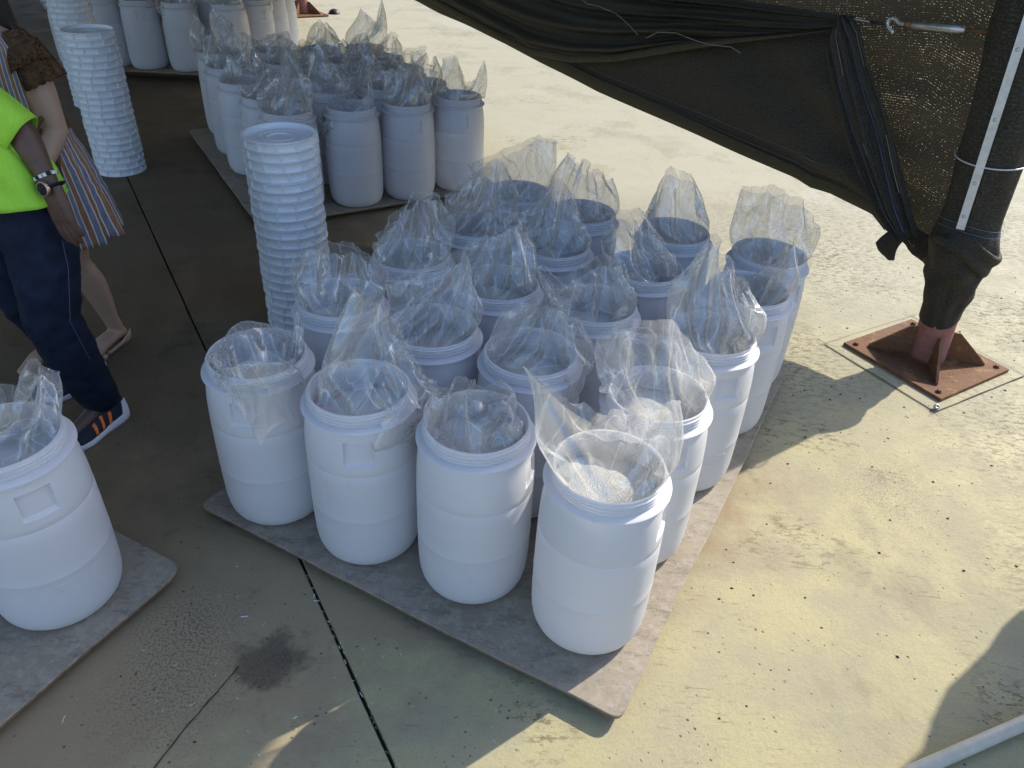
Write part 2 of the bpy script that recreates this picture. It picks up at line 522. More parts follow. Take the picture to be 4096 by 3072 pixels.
M['rust'] = mat_rust('rusty_plate', (0.155, 0.078, 0.045), 0.75)
M['alu'] = mat_simple('galvanised_strip', (0.55, 0.57, 0.60), 0.45, 0.55, 0.12, 40)
M['steel'] = mat_simple('dull_steel', (0.50, 0.50, 0.48), 0.38, 0.8, 0.2, 40)
M['thread'] = mat_simple('pale_thread', (0.30, 0.28, 0.24), 0.7)
M['bluethread'] = mat_simple('blue_thread', (0.10, 0.16, 0.33), 0.7)
M['pvc'] = mat_simple('grey_pvc', (0.56, 0.52, 0.43), 0.45, 0, 0.12, 18)
M['pebble'] = mat_simple('dark_grit', (0.055, 0.048, 0.04), 0.9, var=0.5)
M['swarf'] = mat_simple('white_swarf', (0.75, 0.77, 0.80), 0.5)
M['skin1'] = mat_simple('dark_skin', (0.105, 0.058, 0.042), 0.5, 0, 0.12, 25, 0.05)
M['skin2'] = mat_simple('tan_skin', (0.46, 0.295, 0.205), 0.5, 0, 0.06, 16, 0.03)
M['hair'] = mat_simple('dark_hair', (0.02, 0.015, 0.012), 0.6)
M['green'] = mat_simple('lime_cloth', (0.36, 0.70, 0.065), 0.8, 0, 0.05, 90, 0.1, 0.2)
M['denim'] = mat_simple('dark_denim', (0.011, 0.016, 0.034), 0.8, 0, 0.4, 16, 0.25, 0.2)
M['dress'] = mat_stripe()
M['lace'] = mat_lace()
M['belt'] = mat_simple('brown_cord', (0.11, 0.055, 0.025), 0.8, 0, 0.3, 60, 0.4)
M['shoe'] = mat_simple('navy_knit', (0.012, 0.016, 0.032), 0.8, 0, 0.3, 120, 0.2)
M['sole'] = mat_simple('pale_foam', (0.62, 0.66, 0.74), 0.6, 0, 0.05, 60)
M['orange'] = mat_simple('orange_stripe', (0.75, 0.17, 0.03), 0.6)
M['flat'] = mat_simple('beige_leather', (0.45, 0.34, 0.25), 0.55)
M['black'] = mat_simple('black_rubber', (0.012, 0.012, 0.014), 0.5)
M['glass'] = mat_simple('dark_glass', (0.02, 0.018, 0.03), 0.08)
M['copper'] = mat_simple('rose_metal', (0.55, 0.36, 0.28), 0.3, 0.9)
M['stitch'] = mat_simple('stitching', (0.10, 0.11, 0.15), 0.8)

# ================================================================== ground
BT = 0.05           # top of the near boards above the yard
def joint_x(y): return -0.688 + 0.6255 * -(y - 1.777) if False else -0.688 + (-(2.952 - 0.688) / (5.405 - 1.777)) * (y - 1.777)
base = mesh_obj('ground', [(-70, -70, -0.03), (70, -70, -0.03), (70, 70, -0.03), (-70, 70, -0.03)], [(0, 1, 2, 3)], M['joint'], None, False)
tag(base, kind='structure')
def slab(sgn):
    ys = [-70] + list(np.linspace(-0.5, 14, 90)) + [70]
    vs, fs = [], []
    for i, y in enumerate(ys):
        w = 0.0055 + (0.004 * vnoise(np.array([[y, 0.3, 0.1]]), 9, 3 if sgn > 0 else 4)[0] if 0 < i < len(ys) - 1 else 0)
        xj = joint_x(y) + sgn * max(0.002, w)
        xe = 70 * sgn
        vs += [(xj, y, -0.028), (xj, y, -0.004), (xj + sgn * 0.004, y, 0.0), (xe, y, 0.0)]
    for i in range(len(ys) - 1):
        for k in range(3):
            q = (i * 4 + k, i * 4 + k + 1, (i + 1) * 4 + k + 1, (i + 1) * 4 + k)
            fs.append(q if sgn < 0 else tuple(reversed(q)))
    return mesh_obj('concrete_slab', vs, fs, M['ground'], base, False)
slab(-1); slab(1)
# thin cracks and the recast footing round the near post
def strip(name, pts, w, mat, parent, z=0.004, seed=0):
    vs, fs = [], []
    P = []
    for a, b in zip(pts[:-1], pts[1:]):
        for k in range(8):
            P.append(Vector(a).lerp(Vector(b), k / 8))
    P.append(Vector(pts[-1]))
    for i, p in enumerate(P):
        t = (P[min(i + 1, len(P) - 1)] - P[max(i - 1, 0)]); t.z = 0; t.normalize()
        s = Vector((-t.y, t.x, 0))
        ww = w * (0.65 + 0.7 * random.random())
        j = s * (random.random() - 0.5) * w * 0.8
        vs += [p + j + s * ww / 2 + Vector((0, 0, z)), p + j - s * ww / 2 + Vector((0, 0, z))]
    for i in range(len(P) - 1):
        fs.append((2 * i, 2 * i + 1, 2 * i + 3, 2 * i + 2))
    return mesh_obj(name, vs, fs, mat, parent, False)
strip('crack', [(-0.776, 1.371, 0), (-0.813, 1.279, 0), (-0.857, 1.174, 0), (-0.92, 0.99, 0), (-0.99, 0.8, 0)], 0.0045, M['batten'], base)
FT = [Vector((1.655, 3.50, 0)), Vector((2.005, 2.925, 0)), Vector((2.62, 3.295, 0)), Vector((2.27, 3.87, 0))]
mesh_obj('footing_slab', [v + Vector((0, 0, 0.004)) for v in FT], [(0, 1, 2, 3)], M['ground'], base, False)
for a, b in ((0, 1), (1, 2), (2, 3), (3, 0)):
    d = (FT[b] - FT[a]).normalized() * 0.05
    strip('crack', [FT[a] - d, FT[b] + d], 0.0032, M['batten'], base, 0.008)
strip('crack', [(0.72, 4.9, 0), (0.80, 4.65, 0), (0.83, 4.45, 0)], 0.006, M['joint'], base)

# grit and white plastic swarf lying on the yard
def scatter(name, n, mat, rmin, rmax, region, shape, seed, pts=None):
    rr = random.Random(seed)
    mb = MB()
    k = 0
    while k < n:
        if pts and k < len(pts):
            x, y = pts[k]
        else:
            x, y = region(rr)
        s = rmin + (rmax - rmin) * rr.random() ** 5
        a = rr.random() * PI * 2
        if shape == 'stone':
            vs = []
            for (ux, uy, uz) in ((1, 0, .3), (.4, .9, .2), (-.6, .7, .3), (-1, -.1, .25), (-.3, -.9, .3), (.7, -.6, .2)):
                j = 0.75 + 0.5 * rr.random()
                vs.append((x + s * j * (ux * math.cos(a) - uy * math.sin(a)), y + s * j * (ux * math.sin(a) + uy * math.cos(a)) * 0.8, s * uz * 0.6))
            b = [(v[0], v[1], -0.002) for v in vs]
            top = [(x, y, s * (0.7 + 0.3 * rr.random()))]
            fs = [(i, (i + 1) % 6, 12) for i in range(6)] + [(6 + i, 6 + (i + 1) % 6, (i + 1) % 6, i) for i in range(6)]
            mb.add(vs + b + top, fs)
        else:
            L = 3 + rr.randrange(4)
            p = [Vector((x, y, 0.003))]
            dirv = Vector((math.cos(a), math.sin(a), 0))
            for q in range(L):
                p.append(p[-1] + dirv * s + Vector((-dirv.y, dirv.x, 0)) * s * (0.8 if q % 2 else -0.8) * rr.random())
                p[-1].z = 0.003 + 0.004 * rr.random()
            mb.tube(p, s * 0.30, 5)
        k += 1
    o = mb.build(name, mat)
    return tag(o, kind='stuff')
def reg_right(r):
    while True:
        x = r.uniform(-0.2, 3.2); y = r.uniform(0.9, 6.0)
        if x > 0.40 + 0.52 * (y - 1.24) and x < 0.75 * y + 0.9: return x, y
def reg_left(r):
    while True:
        x = r.uniform(-1.3, 0.1); y = r.uniform(0.95, 2.2)
        if y < 1.95 - 0.5 * (x + 1.1) - 0.08 and not (x < -0.95 and y > 0.0 and x < -1.02 + 0.48 * (y - 1.69)): return x, y
g1 = scatter('grit', 700, M['pebble'], 0.0012, 0.0070, reg_right, 'stone', 3)
g1['label'] = 'dark grit and small pebbles scattered over the sunlit yellow concrete'
g3 = scatter('grit', 90, M['pebble'], 0.0014, 0.0055, reg_left, 'stone', 5)
g3['label'] = 'dark specks of grit on the shaded concrete by the left board'
g2 = scatter('swarf', 46, M['swarf'], 0.0016, 0.0055, reg_left, 'swarf', 4, [(-0.93, 1.62), (-0.83, 1.55), (-0.75, 1.52), (-0.97, 1.24), (-0.77, 1.335), (-0.40, 1.40), (-0.24, 1.27), (-0.56, 1.22)])
g2['label'] = 'white curls of plastic swarf littering the shaded concrete'
g4 = scatter('swarf', 40, M['swarf'], 0.0014, 0.0040, lambda r: (lambda y: (joint_x(y) + r.uniform(-0.006, 0.006), y))(r.uniform(1.0, 1.75)), 'swarf', 8)
g4['label'] = 'white plastic curls caught in the dark joint of the slab'

# ================================================================== boards
def board(name, corners, top, th, label, rad=0.035, battens=True):
    C = [Vector((x, y, 0)) for x, y in corners]
    cen = sum(C, Vector()) / 4
    out = []
    for i in range(4):
        p, a, b = C[i], C[i - 1], C[(i + 1) % 4]
        da, db = (a - p).normalized(), (b - p).normalized()
        for k in range(6):
            s = k / 5
            q = p + da * rad * (1 - s) ** 2 + db * rad * s ** 2
            out.append(q)
        # worn, slightly wavy long edges
        for k in range(1, 14):
            q = (p + db * rad).lerp(b - db * rad, k / 14)
            nrm = Vector((-db.y, db.x, 0))
            out.append(q + nrm * 0.0035 * random.uniform(-1, 1))
    n = len(out)
    e = empty(name, (cen.x, cen.y, 0))
    inset = 0.003
    vs, fs = [], []
    for z, ins in ((top, inset), (top - 0.003, 0.0)):
        for q in out:
            d = (cen - q).normalized()
            w = q + d * ins - cen
            vs.append((w.x, w.y, z))
    fs.append(tuple(range(n)))
    for i in range(n):
        j = (i + 1) % n
        fs.append((n + i, n + j, j, i))
    bm_top = mesh_obj('board_face', vs, [f if k else f for k, f in enumerate(fs)], M['board'], e, False)
    vs, fs = [], []
    for z, ins in ((top - 0.003, 0.0012), (top - th, 0.0012)):
        for q in out:
            d = (cen - q).normalized()
            w = q + d * ins - cen
            vs.append((w.x, w.y, z))
    for i in range(n):
        j = (i + 1) % n
        fs.append((n + i, n + j, j, i))
    fs.append(tuple(n + i for i in reversed(range(n))))
    mesh_obj('board_core', vs, fs, M['edge'], e, False)
    if battens:
        ax_ = (C[1] - C[0]); L = ax_.length; ax_.normalize()
        ay_ = (C[3] - C[0]); W = ay_.length; ay_.normalize()
        rot = Matrix((ax_, ay_, Vector((0, 0, 1)))).transposed()
        hb = top - th - 0.0005
        for s in (-0.36, 0.0, 0.36):
            mb = MB().box(ay_ * W * s + Vector((0, 0, hb / 2)), (L * 0.90, 0.07, hb), rot)
            mb.build('batten', M['batten'], e)
    tag(e, label, 'board', 'boards the drums stand on')
    return e
board('loading_board', [(-1.12, 1.988), (0.364, 1.237), (1.371, 3.186), (-0.113, 3.937)], BT, 0.013, 'worn grey board with dark rims under the twenty nearest drums')
board('loading_board', [(-1.06, 1.70), (-2.5, 2.39), (-3.45, 0.40), (-2.0, -0.29)], BT, 0.013, 'grey board at the left edge under one big drum, rounded corner', 0.07)
board('loading_board', [(-1.68, 4.50), (-0.27, 5.38), (-1.44, 7.25), (-2.85, 6.37)], BT, 0.013, 'grey board under the middle block of drums behind the lid stack')
board('loading_board', [(-4.95, 8.03), (-2.62, 8.07), (-2.66, 9.75), (-4.98, 9.70)], 0.095, 0.016, 'raised board under the farthest drums by the far post base')

# ================================================================== drums
NSEG = 96
def drum_meshes():
    body_prof = [(0.0, 0.006), (0.10, 0.004), (0.134, 0.0), (0.148, 0.003), (0.159, 0.010), (0.168, 0.022), (0.1745, 0.038), (0.179, 0.060), (0.1815, 0.09),
                 (0.183, 0.14), (0.1835, 0.19), (0.1838, 0.2275), (0.1846, 0.2300), (0.1838, 0.2325), (0.1838, 0.27), (0.1835, 0.33), (0.183, 0.38), (0.1825, 0.4195), (0.1812, 0.4215), (0.1822, 0.4235),
                 (0.1815, 0.445), (0.181, 0.462), (0.1795, 0.49), (0.1775, 0.515), (0.1745, 0.540), (0.1725, 0.550), (0.1685, 0.566), (0.1655, 0.577), (0.1640, 0.583), (0.1640, 0.587)]
    zr = [z for r, z in body_prof]
    k0, k1 = zr.index(0.462), zr.index(0.550)
    half = 4                              # recess half width in segments
    vs, fs = [], []
    for r, z in body_prof:
        for i in range(NSEG):
            a = 2 * PI * i / NSEG
            vs.append((r * math.cos(a), r * math.sin(a), z))
    wins = [0, NSEG // 2]
    def inwin(i):
        for w in wins:
            d = (i - (w - half)) % NSEG
            if d < 2 * half: return True
        return False
    for k in range(len(body_prof) - 1):
        for i in range(NSEG):
            if k0 <= k < k1 and inwin(i): continue
            j = (i + 1) % NSEG
            if k == 0:
                fs.append((i, NSEG + j, NSEG + i) if False else (k * NSEG + i, (k + 1) * NSEG + j, (k + 1) * NSEG + i))
            else:
                fs.append((k * NSEG + i, k * NSEG + j, (k + 1) * NSEG + j, (k + 1) * NSEG + i))
    me = bpy.data.meshes.new('drum_body'); me.from_pydata(vs, [], fs); me.materials.append(M['hdpe'])
    me.polygons.foreach_set('use_smooth', [True] * len(me.polygons)); me.update()
    # hand hold pocket: floor slopes in from the lower lip to a deep slot under the upper lip
    pv, pf = [], []
    rows = body_prof[k0:k1 + 1]
    cols = [-1.0 + 2.0 * c / (2 * half) for c in range(2 * half + 1)]
    nc = len(cols)
    def surf(z): return float(np.interp(z, [b[1] for b in rows], [b[0] for b in rows]))
    za, zb = rows[0][1], rows[-1][1]
    # outer ring exactly on the opening, inner ring just inside it, then the sloping floor
    fz = [za + 0.004, za + 0.020, za + 0.040, za + 0.060, zb - 0.010]
    def floor_pt(cf, z):
        s = (z - za) / (zb - za)
        a = cf * 0.90 * half * 2 * PI / NSEG
        r = surf(z) - (0.003 + 0.056 * s)
        return (r * math.cos(a), r * math.sin(a), z)
    grid_ = [[floor_pt(cf, z) for cf in cols] for z in fz]
    for row in grid_: pv += row
    for k in range(len(fz) - 1):
        for c in range(nc - 1):
            pf.append((k * nc + c, k * nc + c + 1, (k + 1) * nc + c + 1, (k + 1) * nc + c))
    b0 = len(pv)
    def rim_pt(cf, z):
        a = cf * half * 2 * PI / NSEG; r = surf(z)
        return (r * math.cos(a), r * math.sin(a), z)
    lo = [rim_pt(cf, za) for cf in cols]; hi = [rim_pt(cf, zb) for cf in cols]
    pv += lo; pv += hi
    for c in range(nc - 1):
        pf.append((b0 + c, b0 + c + 1, c + 1, c))
        t_ = (len(fz) - 1) * nc
        pf.append((t_ + c, t_ + c + 1, b0 + nc + c + 1, b0 + nc + c))
    for side, cc in ((-1.0, 0), (1.0, nc - 1)):
        zs_ = [r_[1] for r_ in rows]
        b1 = len(pv)
        pv += [rim_pt(side, z) for z in zs_]
        # fan the side wall between the opening edge and the floor edge
        m_ = len(zs_)
        for k in range(m_ - 1):
            z_mid = (zs_[k] + zs_[k + 1]) / 2
            ka = min(range(len(fz)), key=lambda q_: abs(fz[q_] - zs_[k])); kb = min(range(len(fz)), key=lambda q_: abs(fz[q_] - zs_[k + 1]))
            f_ = [b1 + k, b1 + k + 1, kb * nc + cc]
            if ka != kb: f_.append(ka * nc + cc)
            pf.append(tuple(f_ if side < 0 else reversed(f_)))
            for q_ in range(min(ka, kb), max(ka, kb) - 1):
                pass
    hm = bpy.data.meshes.new('hand_hold'); hm.from_pydata(pv, [], pf); hm.materials.append(M['hdpe']); hm.update()
    # neck: flange collar, three threads, rim and inner wall
    neck = [(0.1640, 0.5835), (0.1700, 0.5838), (0.1790, 0.5848), (0.1810, 0.5868), (0.1808, 0.5905), (0.1780, 0.5925), (0.1640, 0.5960), (0.1570, 0.5975)]
    z = 0.600
    for q in range(3):
        neck += [(0.1568, z), (0.1568, z + 0.0035), (0.1618, z + 0.0055), (0.1622, z + 0.0070), (0.1572, z + 0.0095)]
        z += 0.0115
    neck += [(0.1580, 0.6360), (0.1572, 0.6400), (0.1535, 0.6412), (0.1508, 0.6400), (0.1495, 0.6370), (0.1494, 0.6300), (0.1478, 0.6285), (0.1478, 0.6270), (0.1496, 0.6255), (0.1495, 0.6190), (0.1478, 0.6175), (0.1478, 0.6160), (0.1496, 0.6145), (0.1495, 0.6080), (0.1478, 0.6065), (0.1478, 0.6050), (0.1496, 0.6035), (0.1492, 0.590), (0.1500, 0.575), (0.156, 0.560), (0.164, 0.535), (0.170, 0.49), (0.172, 0.42)]
    mb = MB().lathe(neck, NSEG)
    nm = bpy.data.meshes.new('threaded_neck'); nm.from_pydata(mb.v, [], mb.f); nm.materials.append(M['hdpe'])
    nm.polygons.foreach_set('use_smooth', [True] * len(nm.polygons)); nm.update()
    # embossed plate: raised frame, ring mark and two rows of worn raised marks
    mb = MB()
    def arcbox(a0, a1, z0, z1, d0, d1):
        n = max(1, int(abs(a1 - a0) / 0.04))
        for i in range(n):
            b0 = a0 + (a1 - a0) * i / n; b1 = a0 + (a1 - a0) * (i + 1) / n
            v = []
            for rr_ in (d0, d1):
                for (b, zz) in ((b0, z0), (b1, z0), (b1, z1), (b0, z1)):
                    rb = 0.183 if zz > 0.12 else 0.1818
                    v.append(((rb + rr_) * math.cos(b), (rb + rr_) * math.sin(b), zz))
            mb.add(v, [(4, 5, 6, 7), (0, 1, 5, 4), (1, 2, 6, 5), (2, 3, 7, 6), (3, 0, 4, 7)])
    A, Z0, Z1 = 0.26, 0.165, 0.205
    for args in ((-A, A, Z1 - .003, Z1), (-A, A, Z0, Z0 + .003), (-A, -A + .016, Z0 + .003, Z1 - .003), (A - .016, A, Z0 + .003, Z1 - .003)):
        arcbox(*args, -0.002, 0.0022)
    for i in range(10):
        a = 2 * PI * i / 10
        arcbox(-0.185 + 0.055 * math.cos(a) - .012, -0.185 + 0.055 * math.cos(a) + .012, 0.185 + 0.010 * math.sin(a) - .0022, 0.185 + 0.010 * math.sin(a) + .0022, -0.002, 0.0012)
    arcbox(-0.195, -0.187, 0.179, 0.191, -0.002, 0.0012)
    arcbox(-0.187, -0.172, 0.188, 0.191, -0.002, 0.0012)
    arcbox(-0.187, -0.172, 0.183, 0.186, -0.002, 0.0012)
    arcbox(-0.176, -0.170, 0.179, 0.1835, -0.002, 0.0012)
    rr = random.Random(5)
    for zz in (0.1905, 0.1765):
        a = -0.10
        while a < 0.2:
            w = 0.012 + 0.014 * rr.random()
            arcbox(a, a + w, zz - 0.0035, zz + 0.0035 * rr.choice((0.3, 1)), -0.002, 0.0010)
            a += w + 0.010
    pm = bpy.data.meshes.new('embossed_plate'); pm.from_pydata(mb.v, [], mb.f); pm.materials.append(M['hdpe']); pm.update()
    for m_ in (me, nm):
        try: m_.set_sharp_from_angle(angle=R(48))
        except Exception: pass
    return me, hm, nm, pm
DM = drum_meshes()
def part_obj(name, mesh, parent, rz=0.0, loc=(0, 0, 0)):
    o = bpy.data.objects.new(name, mesh); COL.objects.link(o); o.parent = parent
    o.rotation_euler = (0, 0, rz); o.location = loc
    return o
drum0 = empty('plastic_drum')
part_obj('drum_body', DM[0], drum0)
part_obj('threaded_neck', DM[2], drum0)
part_obj('hand_hold', DM[1], drum0)
part_obj('hand_hold', DM[1], drum0, PI)
part_obj('embossed_plate', DM[3], drum0, R(90))
used = []
def put_drum(x, y, rz, label, group, z=BT):
    d = drum0 if not used else link_copy(drum0)
    used.append(d)
    d.location = (x, y, z)
    d.rotation_euler = (0, 0, rz)
    return tag(d, label, 'drum', group)

def facing(x, y, px):
    """rotation that turns a hand hold towards the lens, px radians to the side"""
    return math.atan2(-y, -x) + px

NEAR = {
 # key: (x, y, hand hold turn, drum label, liner label)
 'A': (0.282, 1.600, 1.35, 'white drum on the near board front corner, open and sunlit', 'clear liner spread open in two peaks above the sunlit white granules'),
 'B': (-0.097, 1.765, 1.25, 'second white drum from the right in the front row, no hand hold showing', 'crumpled clear liner bunched low inside the front drum beside the sunlit one'),
 'C': (-0.473, 1.903, -0.10, 'front row white drum with a hand hold facing straight forward', 'clear liner pulled up to a tall point in the front row'),
 'D': (-0.838, 2.060, -0.42, 'white drum on the left corner of the near board', 'clear liner flopping over the front of the left corner drum'),
 'E': (0.463, 1.964, 0.55, 'white drum directly behind the sunlit corner drum', 'clear liner with a wide glossy lobe right behind the sunlit corner drum'),
 'M1': (0.057, 2.166, 1.4, 'white drum behind the gap of the two right front drums', 'clear liner standing in a soft cone behind the bunched front liner'),
 'M2': (-0.293, 2.300, 1.3, 'white drum in the second row behind the tall pointed liner', 'broad clear liner leaning right, behind the tall pointed one'),
 'M3': (-0.655, 2.465, 2.0, 'white drum close in front of the near lid stack', 'clear liner with a stiff left lip beside the near lid stack'),
 'F': (0.705, 2.365, 0.62, 'third white drum along the right side of the near board', 'clear liner in three thin spikes, third on the right side'),
 'N1': (0.295, 2.535, 2.2, 'white drum in the centre of the near block, half hidden by film', 'wide flat topped clear liner in the centre of the near block'),
 'N2': (-0.075, 2.660, 1.45, 'white drum with a slot hand hold, middle of the third row', 'thin clear liner stretched over the middle of the third row'),
 'N3': (-0.447, 2.870, 2.6, 'white drum at the left end of the third row', 'clear liner in two folded wings at the left end of the third row'),
 'G': (0.925, 2.735, 0.7, 'fourth white drum along the right side of the near board', 'clear liner leaning right in a narrow lip, fourth on the right side'),
 'O1': (0.525, 2.880, -0.25, 'white drum in the fourth row left of the right side column', 'clear liner arched like a hood in the fourth row'),
 'O2': (0.145, 3.060, 2.5, 'white drum in the middle of the fourth row', 'clear liner peaked like a tent in the fourth row'),
 'O3': (-0.205, 3.220, 2.3, 'white drum at the left end of the fourth row', 'clear liner spread wide at the left end of the fourth row'),
 'H': (1.095, 3.090, 0.9, 'rear right white drum of the near board, beside the post', 'big round clear liner on the rear right drum beside the post'),
 'P1': (0.705, 3.275, -0.35, 'white drum in the back row, second from the right', 'tall clear liner standing alone in the back row'),
 'P2': (0.287, 3.445, 2.4, 'white drum in the back row, third from the right', 'clear liner with a square right lobe in the back row'),
 'P3': (-0.020, 3.660, 2.7, 'white drum at the back left corner of the near board', 'large clear liner swept left at the back of the near board'),
}
for k, v in NEAR.items():
    put_drum(v[0], v[1], facing(v[0], v[1], v[2]), v[3], 'drums on the near board')
put_drum(-1.395, 1.573, facing(-1.395, 1.573, 0.12), 'large white drum at the left edge with embossed plate showing', 'drums on the left board')
put_drum(-1.80, 1.74, 1.0, 'white drum cut off by the left edge of the picture', 'drums on the left board')
# plate of the left drum sits under the hand hold, as on the third drum of the right side
for d, a in ((used[20], 0.02), (used[8], 0.06)):
    for ch in d.children:
        if ch.name.startswith('embossed_plate'): ch.rotation_euler = (0, 0, a)

FAR = [[(-1.520, 4.862), (-1.150, 5.031), (-0.812, 5.215), (-0.486, 5.445)],
       [(-1.750, 5.175), (-1.375, 5.420), (-1.055, 5.600), (-0.765, 5.765)],
       [(-2.020, 5.520), (-1.640, 5.785), (-1.285, 5.965), (-0.985, 6.170)],
       [(-2.260, 5.930), (-1.885, 6.150), (-1.515, 6.325), (-1.190, 6.500)],
       [(-2.490, 6.390), (-2.110, 6.520), (-1.745, 6.690), (-1.410, 6.850)]]
ROWS = ['front', 'second', 'third', 'fourth', 'rear']
COLS = ['left end', 'second from left', 'second from right', 'right end']
hh = {(0, 1): 1.9, (0, 2): 0.30, (0, 3): 0.12}
for r, row in enumerate(FAR):
    for c, (x, y) in enumerate(row):
        put_drum(x, y, facing(x, y, hh.get((r, c), random.uniform(0.9, 2.3))), 'white drum in the %s row of the middle block, %s' % (ROWS[r], COLS[c]), 'drums on the middle board')
TOPD = [(-4.69, 8.24, 'at the far left'), (-4.33, 8.23, 'behind the lid stacks'), (-3.955, 8.245, 'with a square hand hold, third from left'), (-3.545, 8.245, 'with a nicked base in front'), (-3.07, 8.30, 'with a left hand hold'),
        (-3.33, 8.62, 'set back in the dark gap'), (-2.925, 8.665, 'with a hand hold by the lit side'), (-2.885, 9.05, 'second from the lit end'), (-2.90, 9.45, 'at the lit end, nearest the far post'), (-3.75, 8.63, 'hidden in the second row'), (-4.14, 8.61, 'in the second row behind the lids')]
for i, (x, y, w) in enumerate(TOPD):
    a = {2: 0.05, 4: -0.55, 6: 0.35}.get(i, 1.6)
    put_drum(x, y, facing(x, y, a), 'white drum of the farthest group ' + w, 'drums of the farthest group', 0.095)

# ================================================================== lids
def lid_meshes():
    prof = [(0.1580, 0.0), (0.1720, 0.0), (0.1728, 0.002), (0.1728, 0.006), (0.1715, 0.0078), (0.1655, 0.0082), (0.1645, 0.010), (0.1637, 0.038), (0.1645, 0.0395), (0.1688, 0.0405), (0.1690, 0.0440), (0.1655, 0.0462), (0.1600, 0.0465), (0.1575, 0.0445), (0.1555, 0.030), (0.1530, 0.0270)]
    mb = MB().lathe(prof, 72)
    for i in range(12):
        a = 2 * PI * i / 12
        rot = Matrix.Rotation(a, 3, 'Z') @ Matrix.Rotation(R(5), 3, 'X')
        c = Vector((0.1660, 0, 0.0243)); c = Matrix.Rotation(a, 3, 'Z') @ c
        mb.box(c, (0.0112, 0.0080, 0.0312), rot)
    sk = bpy.data.meshes.new('lid_skirt'); sk.from_pydata(mb.v, [], mb.f); sk.materials.append(M['lid'])
    sk.polygons.foreach_set('use_smooth', [True] * len(sk.polygons)); sk.update(); sk.set_sharp_from_angle(angle=R(40))
    prof = [(0.1530, 0.0270), (0.1440, 0.0262), (0.1420, 0.0285), (0.138, 0.0285), (0.1360, 0.0258), (0.100, 0.0250), (0.098, 0.0268), (0.094, 0.0268), (0.092, 0.0248), (0.066, 0.0245), (0.064, 0.0275), (0.058, 0.0275), (0.055, 0.0225), (0.020, 0.0215), (0.0, 0.0215)]
    mb = MB().lathe(prof, 72)
    tp = bpy.data.meshes.new('lid_panel'); tp.from_pydata(mb.v, [], mb.f); tp.materials.append(M['lid'])
    tp.polygons.foreach_set('use_smooth', [True] * len(tp.polygons)); tp.update(); tp.set_sharp_from_angle(angle=R(40))
    return sk, tp
LM = lid_meshes()
ORD = ['topmost', 'second', 'third', 'fourth', 'fifth', 'sixth', 'seventh', 'eighth', 'ninth', 'tenth', 'eleventh', 'twelfth', 'thirteenth', 'fourteenth', 'fifteenth', 'sixteenth', 'seventeenth', 'eighteenth', 'nineteenth', 'twentieth', 'twenty-first', 'twenty-second', 'twenty-third']
lid0 = empty('drum_lid')
part_obj('lid_skirt', LM[0], lid0); part_obj('lid_panel', LM[1], lid0)
lids = []
def lid_stack(x, y, n, pitch, where):
    for i in range(n):
        d = lid0 if not lids else link_copy(lid0)
        lids.append(d)
        d.location = (x + random.uniform(-.003, .003), y + random.uniform(-.003, .003), i * pitch)
        d.rotation_euler = (random.uniform(-.004, .004), random.uniform(-.004, .004), random.uniform(0, PI))
        k = n - 1 - i
        lab = ('topmost white lid of the %s' % where) if k == 0 else ('bottom white lid of the %s' % where if i == 0 else '%s white ribbed lid down the %s' % (ORD[k], where))
        tag(d, lab, 'lid', 'lids in the ' + where)
lid_stack(-1.135, 3.475, 21, 0.0463, 'near lid stack in front of the middle drums')
lid_stack(-3.02, 5.49, 21, 0.0463, 'lid stack beside the striped dress')
lid_stack(-4.03, 7.15, 21, 0.0463, 'rear lid stack half behind the other')

